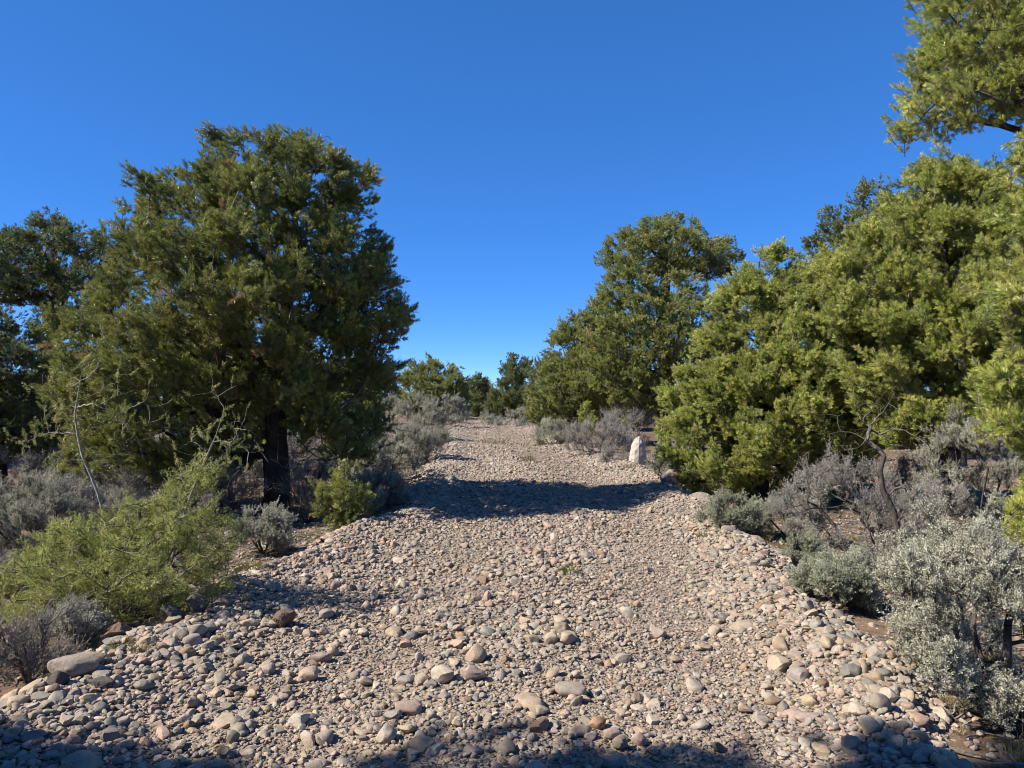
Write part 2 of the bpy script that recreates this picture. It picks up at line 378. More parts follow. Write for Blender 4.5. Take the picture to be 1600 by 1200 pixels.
def scatter_stones(lo, hi, d_cob, d_trk, y0, y1, over=0.0, seed=0):
    """stones of diameter lo..hi with their density per square metre on the ridges and in the wheel tracks"""
    r = np.random.default_rng(seed); dm = max(d_cob, d_trk)
    n = int(dm * (y1 - y0) * 8.4); y = r.uniform(y0, y1, n); x = r.uniform(-4.6, 3.8, n)
    e = np.minimum(x - road_l(y), road_r(y) - x) + 0.35 * vnoise(x * 0.9, y * 0.9, 11) + 0.15 * vnoise(x * 3, y * 3, 12)
    t = in_track(x, y); den = d_cob + (d_trk - d_cob) * t
    den = den * np.where(e > 0.12, 1, np.where(e > -0.35 - over, 0.22 if over == 0 else 0.4, 0))
    if d_cob > d_trk: den = den * (0.55 + 0.9 * np.clip(0.5 + 1.6 * vnoise(x * 1.1, y * 1.1, 31 + seed), 0, 1)) * np.where((e > 0.1) & (e < 1.15), 1.7, 0.82)
    k = r.uniform(0, dm * 1.7, n) < den
    x, y = x[k], y[k]; u = r.uniform(0, 1, len(x)); s = lo * (hi / lo) ** (u ** 1.35)
    return x, y, s
sets = [scatter_stones(0.012, 0.028, 900, 2600, 2.2, 9.0, seed=1), scatter_stones(0.022, 0.05, 800, 460, 2.2, 17, seed=2),
        scatter_stones(0.034, 0.078, 540, 45, 2.2, 40, seed=3), scatter_stones(0.08, 0.125, 44, 1.5, 2.2, 66, seed=4),
        scatter_stones(0.05, 0.10, 90, 22, 16, 66, seed=6), scatter_stones(0.03, 0.10, 26, 20, 2.4, 30, 1.1, seed=8), scatter_stones(0.13, 0.18, 0.8, 0.1, 2.4, 50, seed=5)]
x = np.concatenate([a[0] for a in sets]); y = np.concatenate([a[1] for a in sets]); s = np.concatenate([a[2] for a in sets])
# hand-placed large stones that one recognises: (u, v, width px, height px, ...)
HAND = [(745, 1062, 40, 30), (745, 1030, 38, 28), (690, 1060, 44, 36), (893, 1083, 52, 26), (832, 1105, 50, 20), (895, 1097, 20, 14),
        (994, 1096, 20, 20), (520, 1020, 26, 20), (484, 1056, 36, 26), (575, 1066, 26, 16), (605, 1155, 36, 30), (655, 1175, 46, 26),
        (640, 1110, 44, 26), (482, 1155, 28, 26), (363, 1155, 22, 24), (282, 1022, 30, 20), (222, 1092, 40, 20), (328, 1007, 28, 18),
        (1165, 1110, 26, 18), (1225, 1110, 22, 20), (1258, 1128, 44, 16), (1375, 1128, 34, 36), (980, 957, 22, 20), (935, 1138, 28, 22),
        (905, 1150, 42, 20), (1000, 1158, 30, 26), (862, 1000, 26, 22), (660, 990, 24, 16), (370, 1130, 26, 18), (1150, 765, 26, 16),
        (1139, 840, 26, 16), (1180, 845, 30, 16), (1285, 1085, 24, 18), (1330, 1075, 36, 26), (505, 1030, 40, 20), (20, 1098, 34, 22)]
r9 = np.random.default_rng(99)
yaw = rng.uniform(0, 6.283, len(x)); tilt = rng.normal(0, 0.22, (len(x), 2))
fx = rng.uniform(0.42, 0.62, len(x)); fy = fx * rng.uniform(0.62, 0.98, len(x)); fz = fx * rng.uniform(0.38, 0.78, len(x))
scl = np.stack([s * fx, s * fy, s * fz], 1)
z = rz(x, y) + scl[:, 2] * rng.uniform(0.15, 0.75, len(x))
rot = np.stack([tilt[:, 0], tilt[:, 1], yaw], 1)
# keep clear of the hand-placed ones
hp = []
for (u, v, w, h) in HAND:
    D = dist_of(v + h * 0.35); p = at(u, v, D); hp.append((p[0], p[1], w / FPX * D, h / FPX * D))
hp = np.array(hp)
keep = np.ones(len(x), bool)
for (hx, hy, hw, hh) in hp: keep &= ((x - hx) ** 2 + (y - hy) ** 2 > (hw * 0.46) ** 2) | (s < 0.03)
x, y, z, s, scl, rot = x[keep], y[keep], z[keep], s[keep], scl[keep], rot[keep]
idx = np.where(s > 0.04, rng.integers(0, NS, len(x)), rng.integers(NS, NS + NG, len(x)))
# the 300 that show largest are objects of their own, the rest one part
app = np.where((np.abs(x) < 0.66 * y) & (y > 3.25), s / y, 0); big = np.argsort(-app)[:300 - len(hp)]
rest = np.ones(len(x), bool); rest[big] = False
for k in big:
    o = bpy.data.objects.new('stone', SV[idx[k] % NS].data); SC.collection.objects.link(o); o.parent = track
    o.location = (x[k], y[k], z[k]); o.rotation_euler = tuple(rot[k]); o.scale = tuple(scl[k])
for k, (hx, hy, hw, hh) in enumerate(hp):
    o = bpy.data.objects.new('stone', SV[(k * 5) % 9].data); SC.collection.objects.link(o); o.parent = track
    hz = hh * 0.52; o.scale = (hw * 0.5, hw * r9.uniform(0.36, 0.46), hz); o.rotation_euler = (r9.normal(0, 0.12), r9.normal(0, 0.12), r9.uniform(-0.5, 0.5))
    o.location = (hx, hy, float(rz(hx, hy)) + hz * 0.62)
loose = scatter_obj('loose_stones', G_stone, np.stack([x, y, z], 1)[rest], rot[rest], scl[rest], idx[rest], M['stone'], track)
tag(loose, kind='stuff')
print('stones', len(x))

# ------------------------------------------------------------------ leaf sprays (source meshes)
class Buf:
    def __init__(s): s.V, s.F, s.m = [], [], []
    def tri(s, a, b, c, m): n = len(s.V); s.V += [a, b, c]; s.F.append((n, n + 1, n + 2)); s.m.append(m)
    def quad(s, a, b, c, d, m): n = len(s.V); s.V += [a, b, c, d]; s.F.append((n, n + 1, n + 2, n + 3)); s.m.append(m)
    def stick(s, a, b, r0, r1, m):
        a, b = np.array(a), np.array(b); d = b - a; d = d / (np.linalg.norm(d) + 1e-9)
        x = np.cross(d, (0.3, 0.8, 0.52)); x /= np.linalg.norm(x); y = np.cross(d, x)
        n = len(s.V)
        for q, rr in ((a, r0), (b, r1)):
            for k in range(3):
                an = k * 2.094; s.V.append(q + rr * (x * math.cos(an) + y * math.sin(an)))
        for k in range(3):
            j = (k + 1) % 3; s.F.append((n + k, n + j, n + 3 + j, n + 3 + k)); s.m.append(m)
    def blade(s, a, d, L, w, r, m, mid=0.45):
        """a slim leaf: four-cornered, widest at mid"""
        d = d / np.linalg.norm(d); sd = np.cross(d, r.normal(size=3)); sd /= np.linalg.norm(sd) + 1e-9
        s.quad(a, a + d * L * mid + sd * w / 2, a + d * L, a + d * L * mid - sd * w / 2, m)
    def build(s, name, mats): return mesh_obj(name, np.array(s.V), s.F, mats, 'unlinked', fm=s.m)
def unit(v): return v / (np.linalg.norm(v) + 1e-9)

def pinyon_spray(name, seed, mat, L=0.16, nshoot=6, npn=84, nl=0.047, nw=0.0030):
    """a branch end: short bottle-brush shoots of needles that curve upward round a bare grey twig"""
    r = np.random.default_rng(seed); B = Buf(); axis = []
    p = np.zeros(3); d = np.array((0, 0, 1.0)); axis.append((p.copy(), d.copy()))
    for k in range(4):
        d = unit(d + r.normal(0, 0.2, 3)); q = p + d * L * 0.22; B.stick(p, q, 0.005 - k * 0.0007, 0.0043 - k * 0.0007, 1); p = q; axis.append((p.copy(), d.copy()))
    starts = [axis[-1]] + [axis[1 + (k * 4) // nshoot] for k in range(nshoot - 1)]
    for k, (a, ad) in enumerate(starts):
        sd = ad if k == 0 else unit(ad * 0.45 + unit(np.cross(ad, r.normal(size=3))) * 0.9 + np.array((0, 0, 0.2)))
        ln = r.uniform(0.06, 0.095); q = a + sd * ln * 0.5; q2 = q + unit(sd + ad * 0.6) * ln * 0.55; B.stick(a, q, 0.003, 0.0026, 1); B.stick(q, q2, 0.0026, 0.0016, 1)
        for i in range(npn):
            t = 0.3 + 0.7 * r.uniform(); c = a + (q - a) * (t / 0.5) if t < 0.5 else q + (q2 - q) * (t - 0.5) / 0.5
            dd = unit(sd + ad * 0.4); nrm = unit(np.cross(dd, r.normal(size=3)))
            B.blade(c, dd * (0.55 + 0.55 * t) + nrm * (1.15 - 0.4 * t) * r.uniform(0.5, 1.1), nl * r.uniform(0.7, 1.1), nw, r, 0, 0.55)
    return B.build(name, [mat, M['twig']])

def juniper_spray(name, seed, mat, L=0.20):
    r = np.random.default_rng(seed); B = Buf(); p = np.zeros(3); d = np.array((0, 0, 1.0)); n = 11
    for k in range(n):
        d = unit(d + r.normal(0, 0.10, 3)); q = p + d * L / n; B.stick(p, q, 0.0026 - k * 0.00016, 0.0024 - k * 0.00016, 1)
        for j in range(3):
            sd = unit(d * 0.9 + unit(np.cross(d, r.normal(size=3))) * 0.75); ln = r.uniform(0.03, 0.065) * (1.15 - 0.6 * k / n)
            B.blade(p, sd, ln, 0.0042, r, 0); a = p + sd * ln * 0.3
            for i in range(4):
                B.blade(a + sd * ln * 0.16 * i, unit(sd + unit(np.cross(sd, r.normal(size=3))) * 0.75), ln * r.uniform(0.35, 0.6), 0.0036, r, 0)
        p = q
    return B.build(name, [mat, M['twig']])

def sage_spray(name, seed, mat, L=0.15, leaves=17, wood=None, ns=6):
    r = np.random.default_rng(seed); B = Buf()
    for k in range(ns):
        a = np.array((0, 0, r.uniform(0, 0.05))); d = unit(np.array((r.normal(0, 0.42), r.normal(0, 0.42), 1.0))); ln = L * r.uniform(0.6, 1.1); p = a
        for j in range(3):
            d = unit(d + r.normal(0, 0.16, 3) + np.array((0, 0, 0.14))); q = p + d * ln / 3; B.stick(p, q, 0.0022 - j * 0.0005, 0.0018 - j * 0.0005, 1)
            for i in range(int(leaves * (0.35 + 0.4 * j)) if leaves else 0):
                c = p + (q - p) * r.uniform(0, 1); nn = unit(np.cross(d, r.normal(size=3)))
                B.blade(c, d * r.uniform(0.3, 0.9) + nn * 0.8, r.uniform(0.012, 0.023), 0.0042, r, 0, 0.62)
            p = q
    return B.build(name, [mat, wood or M['sagewood']])

def spray_set(fn, name, mat, n=4, seed=0, **kw): return scatter_group(name, [fn(name, seed + k, mat, **kw) for k in range(n)]), n
S = {'pinyon': spray_set(pinyon_spray, 'pinyon_spray', M['pinyon'], 5, 10), 'dark': spray_set(pinyon_spray, 'dark_pinyon_spray', M['pinyon_dark'], 4, 20),
     'mid': spray_set(pinyon_spray, 'mid_pinyon_spray', M['pinyon_mid'], 4, 90),
     'light': spray_set(pinyon_spray, 'light_pinyon_spray', M['pinyon_light'], 5, 30, nl=0.050, npn=88, nw=0.0030),
     'juniper': spray_set(juniper_spray, 'juniper_spray', M['juniper'], 4, 40),
     'sage': spray_set(sage_spray, 'sage_spray', M['sage'], 5, 50), 'sage_green': spray_set(sage_spray, 'green_sage_spray', M['sage_green'], 4, 60, leaves=15),
     'sage_dry': spray_set(sage_spray, 'dry_sage_spray', M['sage_dry'], 4, 70, leaves=5, wood=M['dead'], ns=7),
     'twigs': spray_set(sage_spray, 'bare_twig_spray', M['sage_dry'], 3, 80, leaves=1, wood=M['dead'], ns=6, L=0.2)}

# ------------------------------------------------------------------ plant skeletons
class Skel:
    """nodes joined to parents; new points attach where reach plus path back to the root is least"""
    def __init__(s, cap):
        s.P = np.zeros((cap, 3)); s.par = np.full(cap, -1); s.path = np.zeros(cap); s.D = np.zeros((cap, 3)); s.n = 0; s.trunk = np.zeros(cap, bool); s.ok = np.zeros(cap, bool)
    def add(s, p, par, trunk=False, ok=True):
        i = s.n; s.P[i] = p; s.par[i] = par; s.trunk[i] = trunk; s.ok[i] = ok
        if par >= 0:
            d = p - s.P[par]; l = np.linalg.norm(d); s.path[i] = s.path[par] + l; s.D[i] = d / (l + 1e-9)
        else: s.D[i] = (0, 0, 1)
        s.n += 1; return i
    def line(s, pts, step, par=-1, r=None, wob=0.0, ok_from=0.0):
        pts = np.asarray(pts, float); seg = np.linalg.norm(np.diff(pts, axis=0), axis=1); tot = seg.sum(); k = max(2, int(tot / step)); cum = np.concatenate([[0], np.cumsum(seg)])
        ph = r.uniform(0, 6.28, 4) if r is not None else np.zeros(4)
        for i in range(k + 1):
            tt = tot * i / k; q = np.array([np.interp(tt, cum, pts[:, a]) for a in range(3)])
            f = min(1, i / k * 3); q[0] += wob * f * (math.sin(tt * 3.1 + ph[0]) + 0.5 * math.sin(tt * 7 + ph[1])); q[1] += wob * f * (math.sin(tt * 2.7 + ph[2]) + 0.5 * math.sin(tt * 6 + ph[3]))
            par = s.add(q, par, True, i / k >= ok_from)
        return par
    def attach(s, p, alpha, step, r, sag=0.0):
        n = s.n; d = p - s.P[:n]; l = np.sqrt((d * d).sum(1)); c = l + alpha * s.path[:n] + 0.5 * np.maximum(0, -d[:, 2] - 0.25 * l) + np.where(s.ok[:n], 0, 50)
        j = int(np.argmin(c)); L = l[j]
        if L < 1e-4: return j
        k = max(1, int(round(L / step))); a = s.P[j].copy(); dj = s.D[j]
        ctrl = a + (p - a) * 0.5 + (dj * 0.5 + np.array((0, 0, -sag))) * L * 0.28 + r.normal(0, 0.05, 3) * L
        par = j
        for i in range(1, k + 1):
            t = i / k; q = a * (1 - t) ** 2 + 2 * ctrl * t * (1 - t) + p * t * t
            if i < k: q = q + r.normal(0, 0.018, 3) * min(L, 0.6)
            par = s.add(q, par)
        return par
    def finish(s, rtip, rbase):
        n = s.n; tips = np.zeros(n); par = s.par[:n]; hasch = np.zeros(n, bool); hasch[par[par >= 0]] = True; tips[~hasch] = 1
        for i in range(n - 1, -1, -1):
            if par[i] >= 0: tips[par[i]] += tips[i]
        N = max(tips.max(), 2); e = math.log(rbase / rtip) / math.log(N); s.r = rtip * np.maximum(tips, 1) ** e
        return s
    def tubes(s, sel, k, flare=0.0):
        """a tube for each selected node back to its parent"""
        i = np.asarray(sel); i = i[s.par[i] >= 0]
        if len(i) == 0: return np.zeros((0, 3)), np.zeros((0, 4), int)
        p = s.par[i]; Dp = s.D[p]; Di = s.D[i]
        dp = np.where((s.r[i] > 0.6 * s.r[p])[:, None], Dp + Di, Di); ch = Di
        main = s.r[i] > 0.6 * s.r[p]
        rp = np.where(main, s.r[p], s.r[i] * 1.25); ri = s.r[i]
        nxt = np.zeros((s.n, 3)); np.add.at(nxt, p, Di * (s.r[i] ** 2)[:, None]); de = Di + nxt[i] / (np.linalg.norm(nxt[i], axis=1, keepdims=True) + 1e-9)
        ref = np.array((0.21, 0.93, 0.30)); an = np.arange(k) * 2 * math.pi / k
        def ring(c, d, r):
            d = d / (np.linalg.norm(d, axis=1, keepdims=True) + 1e-9); xx = np.cross(d, ref); xx /= np.linalg.norm(xx, axis=1, keepdims=True) + 1e-9; yy = np.cross(d, xx)
            return c[:, None] + r[:, None, None] * (xx[:, None] * np.cos(an)[None, :, None] + yy[:, None] * np.sin(an)[None, :, None])
        if flare: 
            z = s.P[:, 2] - s.P[:s.n, 2].min(); fl = 1 + flare * np.exp(-z / 0.16); rp = rp * fl[p]; ri = ri * fl[i]
        A = ring(s.P[p], dp, rp); Bq = ring(s.P[i], de, ri)
        V = np.concatenate([A, Bq], 1).reshape(-1, 3); m = len(i); b = np.arange(m)[:, None] * 2 * k; j = np.arange(k)[None]; j2 = (j + 1) % k
        F = np.stack([b + j, b + j2, b + k + j2, b + k + j], 2).reshape(-1, 4)
        return V, F

def inside(px, pz, poly):
    c = np.zeros(len(px), bool); n = len(poly)
    for i in range(n):
        x1, z1 = poly[i]; x2, z2 = poly[(i + 1) % n]
        k = ((z1 > pz) != (z2 > pz)); 
        if z1 != z2: c ^= k & (px < (x2 - x1) * (pz - z1) / (z2 - z1) + x1)
    return c
def edge_dist(px, pz, poly):
    d = np.full(len(px), 1e9); n = len(poly); P = np.stack([px, pz], 1)
    for i in range(n):
        a = np.array(poly[i]); b = np.array(poly[(i + 1) % n]); ab = b - a; t = np.clip(((P - a) @ ab) / (ab @ ab + 1e-9), 0, 1)
        d = np.minimum(d, np.linalg.norm(P - a - t[:, None] * ab, axis=1))
    return d

def crown_points(poly, depth, n, r, shell=0.6):
    """points in the solid whose outline from the track is poly and that swells to depth"""
    poly = [tuple(p) for p in poly]; q = np.array(poly); lo, hi = q.min(0), q.max(0); out = []; got = 0
    tx = r.uniform(lo[0], hi[0], 4000); tz = r.uniform(lo[1], hi[1], 4000); k = inside(tx, tz, poly); Rm = edge_dist(tx[k], tz[k], poly).max()
    while got < n:
        m = n * 4; px = r.uniform(lo[0], hi[0], m); pz = r.uniform(lo[1], hi[1], m); k = inside(px, pz, poly); px, pz = px[k], pz[k]
        e = np.clip(edge_dist(px, pz, poly) / Rm, 0, 1); h = depth * e ** 0.72; py = r.uniform(-1, 1, len(px)) * depth; k = np.abs(py) < h
        px, pz, py, h, e = px[k], pz[k], py[k], h[k], e[k]
        dd = np.minimum((h - np.abs(py)) / depth, e); k = r.uniform(0, 1, len(px)) < (1 - shell) + shell * np.exp(-dd / 0.22)
        out.append(np.stack([px[k], py[k], pz[k]], 1)); got += int(k.sum())
    return np.concatenate(out)[:n]

def thin(P, d):
    """drop points nearer than d to one already kept"""
    keep = np.zeros((len(P), 3)); n = 0
    for p in P:
        if n == 0 or ((keep[:n] - p) ** 2).sum(1).min() > d * d: keep[n] = p; n += 1
    return keep[:n]

def build_parts(root, sk, spray, P, dirs, scale, r, bark, twig, thr=0.022, trunk_sides=10, crown_name='crown', flare=0.5, limb_name='limb', trunk_name='trunk'):
    n = sk.n; idx = np.arange(n); tr = sk.trunk[:n]; thick = (sk.r[:n] > thr) & ~tr
    V, F = sk.tubes(idx[tr], trunk_sides, flare); mesh_obj(trunk_name, V, F, bark, root, smooth=True)
    owner = np.full(n, -1); k = 0; groups = {}
    for i in idx[thick]:
        p = sk.par[i]
        if p >= 0 and thick[p]: owner[i] = owner[p]
        else: owner[i] = k; k += 1
        groups.setdefault(owner[i], []).append(i)
    for g in sorted(groups.values(), key=lambda q: -sk.r[q[0]])[:40]:
        V, F = sk.tubes(g, 6); mesh_obj(limb_name, V, F, bark, root, smooth=True)
    V, F = sk.tubes(idx[~tr & ~thick], 3)
    grp, nv = S[spray]
    c = scatter_obj(crown_name, grp, P, eulers_to(dirs, r.uniform(0, 6.28, len(P))), np.repeat(np.asarray(scale)[:, None], 3, 1), r.integers(0, nv, len(P)), twig, root, V, F)
    c['kind'] = 'stuff'; return c

NSPRAY = [0]
def tree(name, label, cat, D, base, poly, depth, nspray, spray, seed, rbase=0.16, clump=0.5, size=1.0, top=None, lean=0.25, group=None, bark=None, shell=0.6, up=0.55, fill=0.25, forks=None, step=0.16, twig=None, low=0, wob=0.05, alpha=0.35):
    r = np.random.default_rng(seed)
    b = at(base[0], base[1], D); bz = float(gz(b[0], D)); O = np.array((b[0], D, bz)); root = empty(name, O, label, cat, group)
    loc = lambda u, v: at(u, v, D) - O
    pl = [(loc(u, v)[0], loc(u, v)[2]) for u, v in poly]; q = np.array(pl); lo, hi = q.min(0), q.max(0); H = hi[1] - lo[1]
    C = crown_points(pl, depth, 900, r, shell); C = thin(C, clump)
    S0 = []; per = max(4, int(nspray * (1 - fill) / len(C)))
    for c in C: S0.append(c + r.normal(0, 1, (per, 3)) * clump * np.array((0.28, 0.28, 0.21)))
    S0 = np.concatenate(S0); k = inside(S0[:, 0], S0[:, 2], pl); S0 = S0[k]
    P = np.concatenate([S0, crown_points(pl, depth, int(nspray * fill) + 4, r, 0.75)])
    # trunk
    tp = top if top else (None, None); topx = loc(*top)[0] if top else 0.5 * (lo[0] + hi[0]) * lean; topz = loc(*top)[2] if top else hi[1] - 0.14 * H
    sk = Skel(8 * len(P) + 4000)
    zlow = max(0.25, lo[1] + 0.05 * H)
    path = [(0, 0, -0.1), (topx * 0.15, 0, topz * 0.3), (topx * 0.55, 0.0, topz * 0.65), (topx, 0, topz)]
    sk.line(path, 0.14, -1, r, wob, min(0.6, 0.12 + 0.5 * zlow / topz))
    order = np.argsort(np.hypot(C[:, 0] - topx * 0.5, C[:, 1]) + 0.2 * np.abs(C[:, 2] - topz * 0.5))
    for c in C[order]: sk.attach(c, alpha, step, r, 0.1)
    ax = np.stack([np.interp(P[:, 2], [0, topz], [0, topx]), np.zeros(len(P)), P[:, 2]], 1)
    dirs = P - ax; hl = np.linalg.norm(dirs, axis=1, keepdims=True); dirs = dirs / (hl + 0.2) ; 
    nr = np.argsort(((P - ax) ** 2).sum(1)); tipd = np.zeros_like(P)
    for i in nr:
        j = sk.attach(P[i], 0.05, step * 0.8, r); tipd[i] = sk.D[j]
    for q in crown_points(pl, depth * 0.8, max(6, len(P) // 6), r, 0.35): sk.attach(q, 0.05, step * 0.6, r, -0.1)     # dead grey twigs without needles
    if low:                                                  # dead lower boughs round the bole
        sk.ok[:] = True
        for _ in range(low):
            a, q = r.uniform(0, 6.283), r.uniform(0.5, 2.0); sk.attach(np.array((q * math.cos(a), q * math.sin(a), r.uniform(0.5, 1.9) + 0.15 * q)), 0.08, 0.14, r, 0.25)
    dirs = dirs * 0.45 + tipd * 0.5 + np.array((0, 0, up)) + r.normal(0, 0.28, P.shape)
    sk.finish(0.0026 * (0.7 + 0.3 * size), rbase)
    sc = size * r.uniform(0.75, 1.25, len(P)); d = dirs / np.linalg.norm(dirs, axis=1, keepdims=True)
    build_parts(root, sk, spray, P - d * 0.20 * size, dirs, sc, r, bark or M['bark'], twig or M['twig'])
    NSPRAY[0] += len(P); return root

def shrub(name, label, cat, base, w, h, nspray, spray, seed, size=1.0, group=None, D=None, wood=None, stems=5, rbase=0.022, open_=0.0, flat=1.0, cx=0.0, thr=0.006, droop=0.0, depthr=None):
    """a bush of woody stems from one root; w, h in pixels of the photograph at its distance"""
    r = np.random.default_rng(seed)
    if D is None: D = dist_of(base[1])
    b = at(base[0], base[1], D); O = np.array((b[0], D, float(gz(b[0], D)))); root = empty(name, O, label, cat, group)
    W, Hh = w / FPX * D * 0.5, h / FPX * D; dp = depthr or W * 0.9; ox = cx / FPX * D
    nc = max(7, nspray // 13); th = r.uniform(0, 6.283, nc); u = r.uniform(0, 1, nc) ** 0.8; q = np.where(r.uniform(0, 1, nc) < 0.72, r.uniform(0.8, 1.0, nc), r.uniform(0.2, 0.8, nc))
    pr = np.minimum(1, np.sqrt(np.clip(1 - (u * 0.97) ** 2.2, 0.02, 1)) * (0.5 + 0.9 * np.minimum(1, u / 0.4)))
    lump = r.uniform(0.72, 1.12, nc); hv = r.uniform(0.72, 1.0, nc)
    C = np.stack([ox * u + W * pr * q * lump * np.cos(th), dp * pr * q * lump * np.sin(th), Hh * (0.12 + 0.82 * u * hv * flat)], 1)
    per = nspray // nc; n = nc * per; rad = 0.55 * math.sqrt(W * dp) / math.sqrt(nc) * 1.5
    P = np.repeat(C, per, 0) + r.normal(0, 1, (n, 3)) * np.array((rad * 0.55, rad * 0.55, rad * 0.75)); P[:, 2] = np.maximum(P[:, 2], 0.06 * Hh)
    sk = Skel(10 * n + 600); 
    root_i = sk.add(np.array((0, 0, -0.05)), -1, True); sk.add(np.array((0, 0, 0.02)), root_i, True)
    for k in range(stems):
        a = 6.283 * (k + r.uniform(0, 0.7)) / stems; l = r.uniform(0.35, 0.6); e = np.array((ox * 0.5 + W * l * math.cos(a), dp * l * math.sin(a), Hh * r.uniform(0.28, 0.5))); m = e * 0.45 + r.normal(0, 0.05, 3) * Hh; m[2] = max(0.03, m[2] * 0.75)
        st = [np.array((0, 0, 0.0)), m, e]; sk.line(st, 0.05, 1, r, 0.006)
    order = np.argsort(np.linalg.norm(P, axis=1)); tipd = np.zeros_like(P)
    for i in order: j = sk.attach(P[i], 0.3, 0.07, r); tipd[i] = sk.D[j]
    sk.finish(0.0016, rbase)
    dirs = tipd * 0.6 + np.array((0, 0, 0.75 - droop)) + r.normal(0, 0.3, P.shape) + np.stack([P[:, 0] / W, P[:, 1] / dp, 0 * P[:, 0]], 1) * 0.3
    wd = wood or M['sagewood']
    d = dirs / np.linalg.norm(dirs, axis=1, keepdims=True)
    build_parts(root, sk, spray, P - d * 0.09 * size, dirs, size * r.uniform(0.75, 1.2, n), r, wd, wd, thr, 6, 'foliage', 0.3, 'stem', 'root_crown')
    NSPRAY[0] += n; return root

# ------------------------------------------------------------------ trees
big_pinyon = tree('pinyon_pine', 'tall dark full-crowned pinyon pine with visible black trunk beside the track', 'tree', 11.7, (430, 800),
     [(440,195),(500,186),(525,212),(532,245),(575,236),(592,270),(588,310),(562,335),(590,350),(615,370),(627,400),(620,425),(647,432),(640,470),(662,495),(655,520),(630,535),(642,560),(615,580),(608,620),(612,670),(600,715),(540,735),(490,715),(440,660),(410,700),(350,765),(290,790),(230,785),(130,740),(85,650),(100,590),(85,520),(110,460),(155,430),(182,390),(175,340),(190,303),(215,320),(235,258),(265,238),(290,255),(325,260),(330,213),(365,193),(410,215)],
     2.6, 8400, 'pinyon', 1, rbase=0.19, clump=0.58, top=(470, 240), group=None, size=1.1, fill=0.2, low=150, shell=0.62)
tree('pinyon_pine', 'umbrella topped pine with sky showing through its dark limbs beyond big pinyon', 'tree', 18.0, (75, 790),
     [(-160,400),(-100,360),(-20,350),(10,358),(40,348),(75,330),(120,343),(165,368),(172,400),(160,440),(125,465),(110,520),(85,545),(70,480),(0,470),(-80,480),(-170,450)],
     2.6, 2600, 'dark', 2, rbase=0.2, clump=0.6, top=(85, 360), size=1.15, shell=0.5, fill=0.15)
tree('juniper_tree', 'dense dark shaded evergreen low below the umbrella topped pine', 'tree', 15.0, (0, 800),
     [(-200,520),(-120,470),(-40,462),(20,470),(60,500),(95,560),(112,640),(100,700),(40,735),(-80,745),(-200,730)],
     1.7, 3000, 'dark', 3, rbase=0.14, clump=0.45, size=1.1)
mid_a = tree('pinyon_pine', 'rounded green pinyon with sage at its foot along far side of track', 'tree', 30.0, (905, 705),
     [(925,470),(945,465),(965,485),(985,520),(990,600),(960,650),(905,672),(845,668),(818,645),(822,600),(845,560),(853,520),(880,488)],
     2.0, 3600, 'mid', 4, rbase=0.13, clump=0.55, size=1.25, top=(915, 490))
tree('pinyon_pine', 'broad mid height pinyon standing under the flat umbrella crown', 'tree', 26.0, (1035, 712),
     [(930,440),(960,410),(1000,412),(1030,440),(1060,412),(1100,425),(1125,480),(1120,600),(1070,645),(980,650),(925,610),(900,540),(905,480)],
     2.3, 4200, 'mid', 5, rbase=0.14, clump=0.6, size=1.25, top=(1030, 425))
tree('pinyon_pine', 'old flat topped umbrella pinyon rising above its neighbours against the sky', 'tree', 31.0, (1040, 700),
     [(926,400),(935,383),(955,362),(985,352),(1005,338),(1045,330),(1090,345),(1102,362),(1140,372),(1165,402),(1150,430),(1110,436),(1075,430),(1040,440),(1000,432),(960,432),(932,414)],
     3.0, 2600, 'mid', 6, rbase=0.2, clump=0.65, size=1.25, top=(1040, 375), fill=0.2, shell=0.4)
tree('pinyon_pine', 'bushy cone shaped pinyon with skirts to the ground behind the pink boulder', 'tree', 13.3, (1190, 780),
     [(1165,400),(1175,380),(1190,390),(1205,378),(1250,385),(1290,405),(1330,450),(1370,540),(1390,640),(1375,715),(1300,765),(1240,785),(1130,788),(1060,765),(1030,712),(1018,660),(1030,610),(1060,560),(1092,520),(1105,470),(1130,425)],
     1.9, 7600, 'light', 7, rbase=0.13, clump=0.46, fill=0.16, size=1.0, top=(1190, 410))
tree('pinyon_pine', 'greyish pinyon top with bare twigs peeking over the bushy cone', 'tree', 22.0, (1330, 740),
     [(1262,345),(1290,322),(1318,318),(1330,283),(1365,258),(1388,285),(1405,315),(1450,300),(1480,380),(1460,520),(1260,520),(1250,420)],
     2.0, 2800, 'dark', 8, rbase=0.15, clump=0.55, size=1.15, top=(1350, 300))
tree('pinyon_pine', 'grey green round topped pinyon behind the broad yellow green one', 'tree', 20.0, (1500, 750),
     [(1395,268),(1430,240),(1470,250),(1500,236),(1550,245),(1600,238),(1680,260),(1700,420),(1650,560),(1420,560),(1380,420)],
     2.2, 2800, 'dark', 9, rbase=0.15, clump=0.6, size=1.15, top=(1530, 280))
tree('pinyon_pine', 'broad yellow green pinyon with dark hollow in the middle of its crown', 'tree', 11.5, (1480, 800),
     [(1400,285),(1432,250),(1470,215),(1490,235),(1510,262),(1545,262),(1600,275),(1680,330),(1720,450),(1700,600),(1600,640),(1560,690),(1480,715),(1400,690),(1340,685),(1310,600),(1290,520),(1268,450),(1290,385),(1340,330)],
     2.2, 7400, 'light', 10, rbase=0.16, clump=0.54, fill=0.16, size=1.0, top=(1480, 270))
